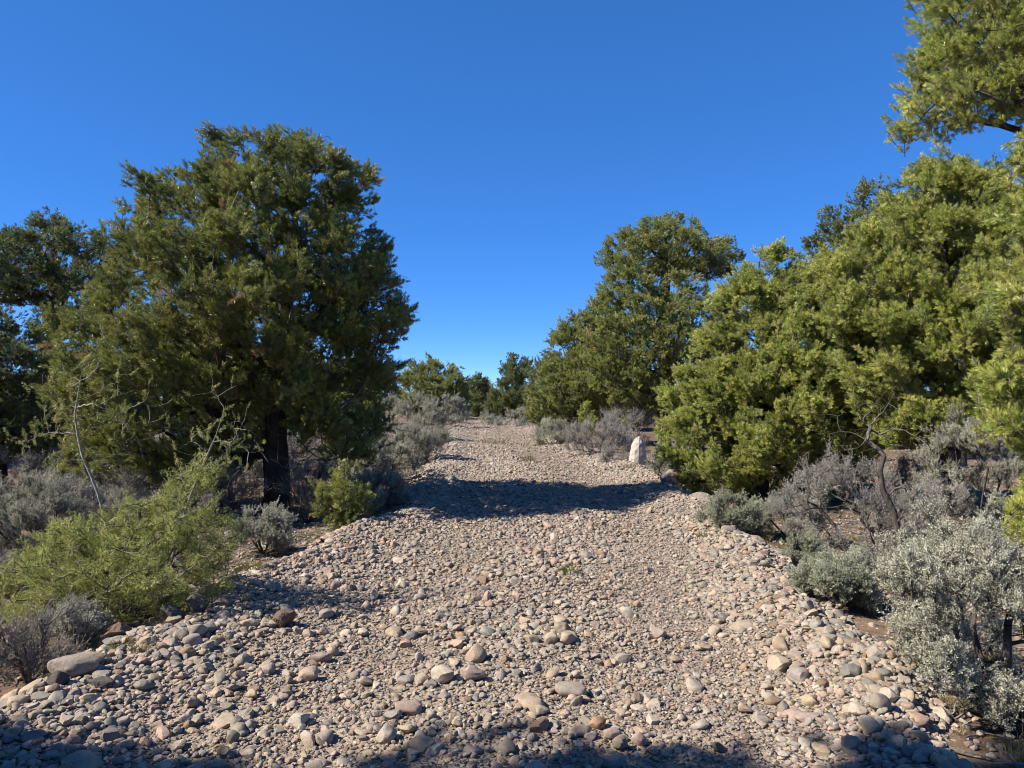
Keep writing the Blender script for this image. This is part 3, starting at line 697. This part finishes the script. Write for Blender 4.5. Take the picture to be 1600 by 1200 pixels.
tree('pinyon_pine', 'huge old pinyon reaching heavy dark boughs over the track from high up', 'tree', 9.0, (1760, 860),
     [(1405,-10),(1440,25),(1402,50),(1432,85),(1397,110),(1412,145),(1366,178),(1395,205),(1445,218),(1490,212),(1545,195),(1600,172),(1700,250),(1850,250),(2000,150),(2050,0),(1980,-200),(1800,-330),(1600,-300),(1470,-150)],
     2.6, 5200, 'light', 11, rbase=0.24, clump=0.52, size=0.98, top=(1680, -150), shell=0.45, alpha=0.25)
tree('pinyon_pine', 'young bright pinyon with long needles close beside the big sagebrush', 'tree', 5.7, (1730, 990),
     [(1585,225),(1600,165),(1640,120),(1700,180),(1800,400),(1850,600),(1830,850),(1700,900),(1610,880),(1590,850),(1580,790),(1620,730),(1580,690),(1540,665),(1520,620),(1545,560),(1590,520),(1545,480),(1560,420),(1600,390),(1585,330),(1620,280)],
     0.8, 1700, 'light', 12, rbase=0.07, clump=0.28, size=0.92, top=(1660, 180), step=0.1, wob=0.02)
sm = tree('pinyon_pine', 'knee high bright pinyon seedling at the foot of the tall dark pinyon', 'tree', 9.7, (530, 822),
     [(480,790),(490,755),(520,718),(545,705),(560,725),(580,745),(590,790),(570,815),(500,815)], 0.4, 90, 'pinyon', 13, rbase=0.02, clump=0.22, size=1.05, step=0.08, wob=0.01)
tree('pinyon_pine', 'tiny sunlit pinyon sapling poking up among grey sage under rounded pinyon', 'tree', 27.0, (915, 690),
     [(900,680),(905,640),(918,620),(930,645),(935,680)], 0.4, 110, 'light', 14, rbase=0.02, clump=0.3, size=1.2, step=0.1, wob=0.01)
# trees closing the far end of the track
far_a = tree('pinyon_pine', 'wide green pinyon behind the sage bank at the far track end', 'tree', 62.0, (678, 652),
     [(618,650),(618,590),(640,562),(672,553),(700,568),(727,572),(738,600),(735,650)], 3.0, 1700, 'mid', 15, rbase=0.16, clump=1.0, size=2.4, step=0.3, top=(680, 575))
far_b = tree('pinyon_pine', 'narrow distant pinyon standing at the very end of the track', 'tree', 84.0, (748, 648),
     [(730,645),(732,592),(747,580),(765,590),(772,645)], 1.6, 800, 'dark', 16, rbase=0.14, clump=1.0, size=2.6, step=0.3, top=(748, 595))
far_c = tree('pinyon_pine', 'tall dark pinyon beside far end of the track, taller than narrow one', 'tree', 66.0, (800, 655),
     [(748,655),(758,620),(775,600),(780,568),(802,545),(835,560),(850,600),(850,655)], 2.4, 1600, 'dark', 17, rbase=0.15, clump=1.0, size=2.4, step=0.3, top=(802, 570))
FILL = [(mid_a, 340, 21, 0.8, 2.5, 'shaded pinyon right behind the trunk of the tall dark pinyon'), (mid_a, 190, 24, 0.62, 4.1, 'pinyon standing behind the half bare juniper sapling and sage'),
        (mid_a, 545, 31, 0.62, 1.1, 'low pinyon showing under the trackside boughs of the tall dark pinyon'), (mid_a, 60, 28, 0.6, 0.7, 'pinyon deep behind the umbrella topped pine'), (mid_a, 460, 25, 0.7, 5.3, 'shaded pinyon between black trunk and sage bank'),
        (mid_a, -140, 20, 0.8, 3.3, 'pinyon behind the dense shaded evergreen at the picture edge'),
        (far_a, 560, 52, 0.95, 2.0, 'pinyon glimpsed low behind the tall dark pinyon and sage bank'), (far_c, 470, 40, 0.8, 1.0, 'dark pinyon glimpsed between trunk and skirts of the tall dark pinyon'),
        (far_a, 330, 34, 0.75, 4.0, 'pinyon hidden far behind the sunlit skirts of the tall dark pinyon'), (far_c, 180, 30, 0.5, 2.2, 'pinyon between umbrella topped pine and tall dark pinyon'),
        (far_a, -60, 30, 0.5, 5.2, 'pinyon far behind the dense shaded evergreen'), (far_c, 870, 56, 0.9, 3.0, 'dark pinyon just behind the rounded green pinyon'),
        (far_a, 985, 44, 0.8, 1.2, 'pinyon deep behind the broad mid height pinyon'), (far_b, 722, 98, 1.1, 1.0, 'hazy little pinyon top between wide green pinyon and narrow one'),
        (far_c, 1120, 38, 0.8, 4.4, 'pinyon deep behind the bushy cone shaped pinyon'), (far_a, 1260, 30, 0.75, 0.4, 'pinyon deep behind the greyish pinyon top'),
        (far_a, 765, 104, 0.95, 2.9, 'pale little pinyon top right of narrow distant pinyon over the track end'), (far_c, 715, 112, 1.0, 0.3, 'small far pinyon top between wide green pinyon and narrow one'), (far_a, 800, 118, 1.0, 5.9, 'far pinyon hidden behind tall dark pinyon of the track end'),
        (far_c, 1420, 27, 0.75, 5.0, 'pinyon deep behind broad yellow green pinyon'), (far_a, 1600, 26, 0.7, 2.6, 'pinyon deep behind the young bright pinyon')]
for src, u, D, sc, rot_, lb in FILL:
    p = at(u, 650, D); copy_tree(src, (p[0], D, float(gz(p[0], D))), rot_, sc, lb)
# pines beside the photographer, out of the picture, whose shade lies across the near cobbles
for (xx, yy, rt, sc) in ((-6.2, 1.42, 0.5, 0.8), (-4.7, -0.45, 2.1, 1.4), (-12.5, 3.5, 4.0, 1.0)):
    copy_tree(big_pinyon, (xx, yy, float(gz(xx, yy))), rt, sc, 'pinyon pine beside the photographer shading the near cobbles', 'pines beside the photographer')
print('tree sprays', NSPRAY[0])

# ------------------------------------------------------------------ junipers at the track edge
tree('juniper_bush', 'feathery bright green young juniper bush spreading at the cobble edge', 'shrub', 5.8, (190, 968),
     [(-40,900),(20,860),(60,815),(140,790),(200,765),(250,770),(290,720),(340,690),(365,730),(345,770),(385,830),(372,900),(330,945),(250,965),(150,985),(60,965),(0,945)],
     0.75, 1000, 'juniper', 21, rbase=0.035, clump=0.2, size=0.92, step=0.08, wob=0.02, shell=0.5, up=0.4, fill=0.4, bark=M['twig'], twig=M['twig'], top=(220, 790))
def sapling(label, D, base, main, branches, seed, nsp):
    r = np.random.default_rng(seed); b = at(*base, D); O = np.array((b[0], D, float(gz(b[0], D)))); root = empty('juniper_sapling', O, label, 'sapling')
    L = lambda p: at(p[0], p[1], D) - O + np.array((0, (p[2] if len(p) > 2 else 0), 0))
    sk = Skel(6000); sk.line([(0, 0, -0.05)] + [L(p) for p in main], 0.05, -1, r, 0.008)
    P = []
    for br in branches:
        e = L(br); sk.attach(e, 0.1, 0.05, r); P.append(e)
        for _ in range(7):
            q = e + r.normal(0, 0.11, 3) + np.array((0, 0, 0.03)); sk.attach(q, 0.05, 0.04, r); 
            if r.uniform() < nsp: P.append(q)
    P = np.array(P); sk.finish(0.0011, 0.0100); dirs = np.array((0, 0, 0.8)) + r.normal(0, 0.5, P.shape)
    build_parts(root, sk, 'juniper', P, dirs, r.uniform(0.3, 0.55, len(P)), r, M['pale'], M['pale'], 0.006, 6, 'foliage', 0.2, 'branch', 'stem')
sapling('thin half bare juniper sapling with pale forked stem above the bright bush', 5.9, (190, 965), [(175, 860), (150, 770), (128, 710), (118, 650), (128, 575)],
        [(30, 690, 0.1), (60, 700, -0.1), (75, 660, 0.1), (95, 640, 0), (105, 600, 0.05), (150, 590, -0.1), (165, 620, 0.1), (150, 650, 0.1), (190, 645, 0.0), (200, 680, 0.1), (240, 665, -0.1), (130, 580, 0), (60, 640, 0.1), (100, 730, -.1), (180, 610, 0)], 31, 0.75)
sapling('slender leaning juniper sapling with few tufts at the bush edge', 5.9, (240, 940), [(290, 800), (318, 730), (338, 680), (350, 640)],
        [(300, 690, 0), (330, 660, 0.1), (365, 670, 0), (375, 700, 0.1), (350, 640, 0), (310, 720, -0.1), (380, 740, 0.05), (360, 720, 0), (345, 690, 0)], 32, 0.75)

# ------------------------------------------------------------------ sagebrush
SB = 'sagebrush along the track'
SAGE = [  # base u, v, width, height, sprays, kind, label
 (690, 670, 70, 58, 260, 'sage', 'round grey sagebrush at the far end of the bank of sage'),
 (650, 692, 105, 84, 420, 'sage', 'tallest pale sagebrush in the bank beside the far track'),
 (645, 722, 110, 76, 480, 'sage', 'pale sagebrush overhanging track just beyond the long tree shadow'),
 (598, 752, 120, 90, 480, 'sage', 'grey sagebrush behind the pinyon seedling'),
 (592, 792, 95, 66, 320, 'sage', 'shaded sagebrush between pinyon seedling and track'),
 (530, 700, 130, 70, 320, 'sage', 'shaded sagebrush seen beneath boughs of the tall dark pinyon'),
 (340, 745, 150, 60, 260, 'sage', 'sagebrush in shade beyond trunk of the tall dark pinyon'),
 (412, 862, 92, 74, 320, 'sage', 'small airy sagebrush by the cobbles below the tall dark pinyon trunk'),
 (40, 862, 150, 140, 520, 'sage', 'grey sagebrush at the picture edge behind the bright juniper bush'),
 (112, 842, 120, 120, 440, 'sage_dry', 'dark stemmed sagebrush behind the half bare juniper sapling'),
 (215, 800, 120, 80, 300, 'sage_dry', 'sagebrush between bright juniper bush and tall dark pinyon'),
 (20, 910, 110, 70, 240, 'sage_dry', 'low brownish sagebrush under the edge of the bright juniper bush'),
 (45, 1062, 150, 140, 210, 'twigs', 'dry twiggy sagebrush at the picture edge below the bright juniper bush'),
 (118, 1010, 70, 80, 170, 'sage', 'small pale sagebrush beside the brown rock'),
 (470, 705, 120, 80, 360, 'sage_dry', 'dark sagebrush just beyond the black trunk of the tall dark pinyon'),
 (330, 790, 130, 80, 300, 'sage_dry', 'shaded sagebrush left of the black trunk under the skirts'),
 (255, 760, 120, 90, 300, 'sage', 'grey sagebrush under the sunlit skirts of the tall dark pinyon'),
 (160, 745, 130, 80, 300, 'sage', 'grey sagebrush deep behind the pale forked sapling stem'),
 (60, 760, 150, 70, 300, 'sage_dry', 'grey sagebrush at the foot of the dense shaded evergreen'),
 (400, 720, 120, 80, 300, 'sage_dry', 'dark sagebrush behind the trunk and the airy little sagebrush'),
 (500, 775, 80, 70, 240, 'sage_dry', 'brown sagebrush in deep shade behind the pinyon seedling'),
 (350, 800, 110, 90, 200, 'twigs', 'dead twiggy bush in black shade before the trunk of the tall dark pinyon'),
 (480, 800, 90, 80, 160, 'twigs', 'dead twiggy bush in black shade between trunk and pinyon seedling'),
 (95, 802, 130, 80, 320, 'sage', 'grey sagebrush just left of the forked sapling stem, low'),
 (5, 805, 130, 80, 320, 'sage', 'grey sagebrush under the dense shaded evergreen at the picture edge'),
 (165, 815, 110, 70, 260, 'sage', 'grey sagebrush framed by both sapling stems'),
 (270, 830, 120, 80, 300, 'sage_dry', 'grey brown sagebrush behind the leaning sapling'),
 (130, 770, 120, 70, 280, 'sage_dry', 'grey brown sagebrush in the second row behind the forked sapling'),
 (-40, 850, 120, 100, 260, 'sage', 'sagebrush cut by the picture edge beside the bright juniper bush'),
 (440, 738, 170, 90, 420, 'sage_dry', 'broad dark sagebrush filling the gap beyond the black trunk'),
 (548, 742, 130, 80, 320, 'sage_dry', 'dark sagebrush beyond the seedling under the trackside boughs'),
 (345, 728, 160, 90, 380, 'sage_dry', 'broad dark sagebrush beyond the sunlit skirts of tall dark pinyon'),
 (720, 663, 44, 20, 90, 'sage', 'low sage clump under narrow distant pinyon'),
 (772, 664, 50, 14, 90, 'sage', 'flat sage clump across the end of the track'),
 (812, 668, 40, 34, 140, 'sage', 'little sagebrush at the foot of far dark pinyon'),
 (868, 697, 74, 42, 260, 'sage', 'pale low sagebrush under the rounded green pinyon'),
 (935, 716, 115, 72, 520, 'sage_dry', 'wide dark grey sagebrush just before the white standing stone'),
 (985, 700, 100, 84, 380, 'sage_dry', 'tall grey sagebrush behind the white standing stone'),
 (945, 668, 60, 60, 180, 'sage_dry', 'bare grey sagebrush under the broad mid height pinyon'),
 (958, 728, 34, 30, 90, 'twigs', 'small dead twiggy bush just before the white standing stone'),
 (1040, 748, 66, 60, 240, 'sage', 'sagebrush between white standing stone and pink boulder'),
 (1148, 836, 100, 68, 360, 'sage_green', 'neat green grey sagebrush on the cobble edge before bushy cone pinyon'),
 (1235, 838, 100, 72, 300, 'sage_dry', 'straggly grey sagebrush with a low bent trunk'),
 (1322, 945, 160, 92, 520, 'sage_green', 'low spreading green grey sagebrush on the cobble bank'),
 (1265, 880, 70, 46, 160, 'sage_green', 'small sagebrush at upper end of the cobble bank'),
 (1400, 768, 120, 70, 260, 'sage_dry', 'dull sagebrush in shade just beyond the dead trunk'),
 (1470, 775, 120, 80, 260, 'sage_dry', 'dull sagebrush under the hollow of the broad yellow green pinyon'),
 (1290, 765, 110, 60, 240, 'sage_dry', 'grey sagebrush right of the bushy cone pinyon trunk in its shade'),
 (1440, 840, 130, 120, 380, 'sage_dry', 'twiggy sagebrush behind the dead trunk'),
 (1530, 815, 190, 200, 620, 'sage', 'tall grey sagebrush below the broad yellow green pinyon'),
 (1590, 1140, 70, 90, 170, 'sage', 'tiny sagebrush at the picture edge below the big sagebrush')]
for k, (u, v, w, h, n, kind, lb) in enumerate(SAGE):
    D = dist_of(v); sz = min(2.2, max(0.75, 0.75 + 0.035 * (D - 5)))
    shrub('sagebrush', lb, 'shrub', (u, v), w, h, int(n * 1.25), kind, 400 + k, size=sz, group=SB, stems=5 + k % 3, rbase=0.02 + 0.012 * min(1.2, h / FPX * D))
shrub('sagebrush', 'old grey sagebrush with thick twisted dark trunk beside the dead trunk', 'shrub', (1350, 868), 215, 180, 560, 'sage_dry', 451, size=0.85, group=SB, stems=4, rbase=0.075, cx=-40, thr=0.012)
shrub('sagebrush', 'big silvery sagebrush filling the corner, leaning over the cobbles', 'shrub', (1555, 1112), 270, 335, 1000, 'sage', 452, size=0.74, group=SB, stems=7, rbase=0.05, cx=-35, thr=0.008, depthr=0.6)
shrub('sagebrush', 'silvery sagebrush mass low against the big silvery one, over cobbles', 'shrub', (1510, 1095), 150, 150, 220, 'sage', 453, size=0.74, group=SB, stems=5, rbase=0.04, cx=-20, thr=0.008, D=4.75)

# dead tree
def dead_tree():   # upright crooked twigs on a slim leaning trunk
    r = np.random.default_rng(5); D = dist_of(885); b = at(1408, 885, D); O = np.array((b[0], D, float(gz(b[0], D))))
    root = empty('dead_tree', O, 'bare dead tree with slim grey trunk and pale crooked twigs', 'tree'); L = lambda u, v, dy=0: at(u, v, D) - O + np.array((0, dy, 0))
    sk = Skel(6000); sk.line([(0, 0, -0.05), L(1403, 840), L(1395, 800), L(1378, 765), L(1374, 735), L(1380, 712)], 0.05, -1, r, 0.01)
    ends = [L(1335, 676, 0.1), L(1362, 642, 0), L(1392, 652, .1), L(1428, 684, -0.1), L(1410, 664, 0), L(1348, 664, -0.1), L(1436, 706, .1), L(1345, 745, 0), L(1318, 690, 0), L(1432, 745, -.1), L(1378, 660, 0.15), L(1435, 785, 0.1), L(1342, 775, 0.15)]
    for e in ends:
        sk.attach(e, 0.1, 0.05, r)
        for _ in range(14): sk.attach(e + r.normal(0, 0.12, 3) + np.array((0, 0, 0.03)), 0.05, 0.04, r)
    sk.finish(0.0011, 0.030); n = sk.n; i = np.arange(n); t = sk.trunk[:n]
    V, F = sk.tubes(i[t], 9, 0.6); mesh_obj('trunk', V, F, M['sagewood'], root, smooth=True)
    th = (sk.r[:n] > 0.006) & ~t
    own = {}; groups = {}
    for q in i[~t]:
        p = sk.par[q]; own[q] = own[p] if p in own else q; groups.setdefault(own[q], []).append(q)
    for g in groups.values():
        V, F = sk.tubes(g, 4); mesh_obj('branch', V, F, M['twig'], root, smooth=True)
dead_tree()

# ------------------------------------------------------------------ rocks
def rock(name, label, u, v, w, h, seed, c, deep=0.8, cuts=9, tilt=(0, 0, 0), cat='rock', group=None, round_=False, speck=0.3, sink=0.12, taper=0.0):
    D = dist_of(v); W, Hh = w / FPX * D, h / FPX * D; p = at(u, v, D); z0 = float(max(rz(p[0], D), gz(p[0], D)))
    m = stone_mat(name + '_stone', [(0, c), (1, tuple(q * 1.02 for q in c))], speck, 0.6, 1.0 / max(0.35, W))
    o = stone_mesh(name, seed, 4, round_, m, cuts, 0.10); SC.collection.objects.link(o)
    o.scale = (W / 2, W / 2 * deep, Hh / 2 * (1 + sink)); o.rotation_euler = tilt; o.location = (p[0], D + W * 0.2, z0 + Hh / 2 * (1 - sink))
    if taper:
        V = np.array([q.co[:] for q in o.data.vertices]); V[:, :2] *= (1 - taper * (V[:, 2:3] + 1) / 2); o.data.vertices.foreach_set('co', V.ravel()); o.data.update()
    return tag(o, label, cat, group)
def standing_stone():
    """an upright four-sided slab, one edge towards the track, chipped and leaning a little"""
    r = np.random.default_rng(4); D = dist_of(724); p = at(998, 724, D); k = 0.92 / FPX * D
    prof = [(-4, 15.5), (3, 15.0), (10, 14.8), (17, 14.6), (24, 13.6), (31, 12.2), (37, 10.2), (42, 7.2), (45.5, 4.0)]; n = 12; V = []
    for lv, (h, rad) in enumerate(prof):
        for a in range(n):
            t = 6.2832 * a / n; sq = 1 / (abs(math.cos(t - 1.25)) ** 1.6 + abs(math.sin(t - 1.25)) ** 1.6) ** (1 / 1.6)      # squarish plan
            q = rad * sq * (1 + r.normal(0, 0.055)); V.append(((math.cos(t) * q - 1.5 + 0.05 * h) * k, math.sin(t) * q * 0.85 * k, (h + r.normal(0, 0.9)) * k))
    V.append(((0.5) * k, 0, 47.5 * k)); F = []
    for lv in range(len(prof) - 1):
        for a in range(n): F.append((lv * n + a, lv * n + (a + 1) % n, (lv + 1) * n + (a + 1) % n, (lv + 1) * n + a))
    top = len(V) - 1; b = (len(prof) - 1) * n
    for a in range(n): F.append((b + a, b + (a + 1) % n, top))
    m = stone_mat('white_weathered_stone', [(0, (0.66, 0.60, 0.53)), (1, (0.67, 0.61, 0.54))], 0.5, 0.8, 1.2)
    o = mesh_obj('standing_stone', V, F, m); o.location = (p[0], D + 0.1, float(max(rz(p[0], D), gz(p[0], D))))
    tag(o, 'white standing stone by the track, one side lit and one in shade', 'stone')
standing_stone()
rock('boulder', 'pinkish grey boulder at the foot of the bushy cone pinyon', 1051, 768, 36, 27, 6, (0.36, 0.29, 0.255), 0.9, 10, (0, 0, 0.3), 'boulder')
rock('rock', 'angular rusty brown rock at the edge under the bright juniper bush', 176, 1022, 54, 32, 7, (0.20, 0.115, 0.072), 0.8, 11, (0, 0, 0.2))
rock('rock', 'dark brown rock sitting on pale cobbles beyond the juniper shadow', 440, 992, 38, 28, 8, (0.14, 0.085, 0.06), 0.9, 10)
rock('rock', 'long low tan slab at the track edge', 122, 1082, 70, 20, 9, (0.36, 0.27, 0.20), 0.6, 6, (0, -0.08, 0.1), round_=True)
rock('rock', 'large striped grey rounded rock under the tan slab', 104, 1098, 78, 32, 10, (0.36, 0.31, 0.26), 0.75, 4, (0, 0.1, 0.2), round_=True)
rock('rock', 'glossy looking black rounded rock below the striped one', 84, 1112, 38, 26, 11, (0.06, 0.055, 0.055), 0.8, 5, round_=True)
rock('rock', 'flat dark rock lying between striped rock and pale cobbles', 152, 1110, 40, 16, 12, (0.10, 0.09, 0.085), 0.7, 6)
rock('rock', 'pitted dark grey rock in shade under the bright juniper bush', 262, 985, 50, 36, 13, (0.13, 0.125, 0.12), 0.8, 9)
rock('rock', 'black lumpy rock in shade beside the pitted grey one', 308, 980, 46, 32, 14, (0.09, 0.085, 0.08), 0.8, 9)
rock('rock', 'blocky pale boulder topping the cobble berm below the pink boulder', 1100, 788, 44, 20, 15, (0.45, 0.38, 0.32), 0.7, 8)

# ------------------------------------------------------------------ grass tufts
def grass_tuft(label, u, v, w, h, seed):
    r = np.random.default_rng(seed); D = dist_of(v); p = at(u, v, D); W, Hh = w / FPX * D / 2, h / FPX * D; B = Buf()
    for k in range(110):
        a = r.uniform(0, 6.283); q = math.sqrt(r.uniform()) * W * 0.75; b = np.array((q * math.cos(a), q * math.sin(a), -0.01)); d = np.array((math.cos(a) * 0.5 + r.normal(0, .35), math.sin(a) * 0.5 + r.normal(0, .35), 1.0)); d /= np.linalg.norm(d); L = Hh * r.uniform(0.5, 1.15)
        sd = np.cross(d, r.normal(size=3)); sd /= np.linalg.norm(sd); wd = 0.0018 + 0.0004 * D * 0.3
        m = b + d * L * 0.6; e = m + (d + np.array((d[0], d[1], -0.5)) * 0.5) * L * 0.4
        B.quad(b - sd * wd, b + sd * wd, m + sd * wd * 0.8, m - sd * wd * 0.8, 0); B.tri(m - sd * wd * 0.8, m + sd * wd * 0.8, e, 0)
    o = mesh_obj('grass_tuft', np.array(B.V), B.F, M['grass'], fm=B.m); o.location = (p[0], D, float(max(rz(p[0], D), gz(p[0], D))))
    return tag(o, label, 'grass tuft', 'grass tufts in the stones')
for k, (u, v, w, h, lb) in enumerate([(892, 906, 34, 22, 'yellowish grass tuft in the middle ridge of the track'), (218, 1050, 36, 22, 'dark grass tuft in cobbles right below the rusty brown rock'),
    (190, 1040, 30, 24, 'green grass tuft touching the rusty brown rock'), (130, 1018, 30, 22, 'grass tuft between small pale sagebrush and rusty brown rock'), (340, 1022, 34, 14, 'thin grass tuft in pale cobbles by the pitted grey rock'),
    (258, 1002, 34, 16, 'green grass tuft before the pitted dark grey rock'), (770, 696, 46, 14, 'grass patch in the far middle of the track'), (826, 722, 26, 16, 'dark grass tuft in track beyond the tree shadow'),
    (985, 740, 30, 14, 'grass tuft at the foot of the white standing stone'), (1258, 908, 34, 20, 'green grass tuft on the cobble bank by low spreading sagebrush'), (395, 912, 30, 26, 'dry grass tuft beside the bright juniper bush on cobbles'),
    (1100, 845, 22, 12, 'grass tuft in cobbles before the neat green grey sagebrush')]):
    grass_tuft(lb, u, v, w, h, 700 + k)

# ------------------------------------------------------------------ litter on the soil: sticks, pebbles, needles
def stick_mesh(seed):
    r = np.random.default_rng(seed); B = Buf(); p = np.array((-0.5, 0, 0.0)); d = np.array((1.0, 0, 0))
    for k in range(5):
        d = unit(d + r.normal(0, 0.22, 3) * (1, 1, 0.3)); q = p + d * 0.2; B.stick(p, q, 0.03 - 0.004 * k, 0.027 - 0.004 * k, 0)
        if k in (1, 3): B.stick(q, q + unit(d + r.normal(0, 0.7, 3) * (1, 1, 0.3)) * 0.2, 0.018, 0.01, 0)
        p = q
    return B.build('fallen_stick', [M['dead']])
ST = [stick_mesh(900 + k) for k in range(4)]; DK = [mesh_obj('needle_duff', o.data.vertices and np.array([v.co[:] for v in o.data.vertices]), [tuple(p.vertices) for p in o.data.polygons], M['sagewood'], 'unlinked') for o in ST]
G_lit = scatter_group('litter_scatter', ST + DK + GV)
r = np.random.default_rng(77); n = 90000; y = 2.2 + 24 * r.uniform(0, 1, n) ** 1.6; x = r.uniform(-0.75, 0.75, n) * y + np.where(r.uniform(0, 1, n) < .5, -2, 2)
off = np.maximum(road_l(y) - x, x - road_r(y)); k = off > -0.1; x, y = x[k], y[k]; n = len(x); ty = r.choice([0, 1, 2], n, p=[0.22, 0.43, 0.35])
idx = np.where(ty == 0, r.integers(0, 4, n), np.where(ty == 1, r.integers(4, 8, n), 8 + r.integers(0, NG, n)))
L = np.where(ty == 0, r.uniform(0.06, 0.35, n), np.where(ty == 1, r.uniform(0.03, 0.12, n), r.uniform(0.006, 0.03, n)))
scl = np.stack([L, L * np.where(ty == 2, 0.8, 0.9), L * 0.7], 1); z = gz(x, y) + np.where(ty == 2, L * 0.3, 0.012 * L / 0.2)
rot = np.stack([r.normal(0, 0.1, n), r.normal(0, 0.08, n), r.uniform(0, 6.28, n)], 1)
tag(scatter_obj('ground_litter', G_lit, np.stack([x, y, z], 1), rot, scl, idx, M['dead'], ground), kind='stuff')
print('sprays', NSPRAY[0])

# ------------------------------------------------------------------ dry grass growing through the soil beside the track
def grass_mesh(seed):
    r = np.random.default_rng(seed); B = Buf()
    for k in range(34):
        a = r.uniform(0, 6.283); b = np.array((math.cos(a), math.sin(a), 0)) * r.uniform(0, 0.25); d = unit(np.array((math.cos(a) * 0.5 + r.normal(0, .3), math.sin(a) * 0.5 + r.normal(0, .3), 1.0))); L = r.uniform(0.4, 1.0)
        m = b + d * L * 0.6; e = m + unit(d + np.array((d[0], d[1], -0.4)) * 0.6) * L * 0.4; sd = unit(np.cross(d, r.normal(size=3))) * 0.012
        B.quad(b - sd, b + sd, m + sd * 0.8, m - sd * 0.8, 0); B.tri(m - sd * 0.8, m + sd * 0.8, e, 0)
    return B.build('grass_blades', [M['grass']])
G_grass = scatter_group('grass_scatter', [grass_mesh(950 + k) for k in range(4)])
r = np.random.default_rng(78); n = 5200; y = 2.6 + 28 * r.uniform(0, 1, n) ** 1.4; x = r.uniform(-0.75, 0.75, n) * y + np.where(r.uniform(0, 1, n) < .5, -1.5, 1.5)
off = np.maximum(road_l(y) - x, x - road_r(y)); k = (off > -0.15) & (vnoise(x * 0.9, y * 0.9, 61) > -0.08); x, y = x[k], y[k]; n = len(x); L = r.uniform(0.04, 0.16, n)
dry_grass = scatter_obj('dry_grass', G_grass, np.stack([x, y, gz(x, y) - 0.005], 1), np.stack([0 * x, 0 * x, r.uniform(0, 6.28, n)], 1), np.stack([L, L, L], 1), r.integers(0, 4, n), M['grass'], ground)
tag(dry_grass, kind='stuff')
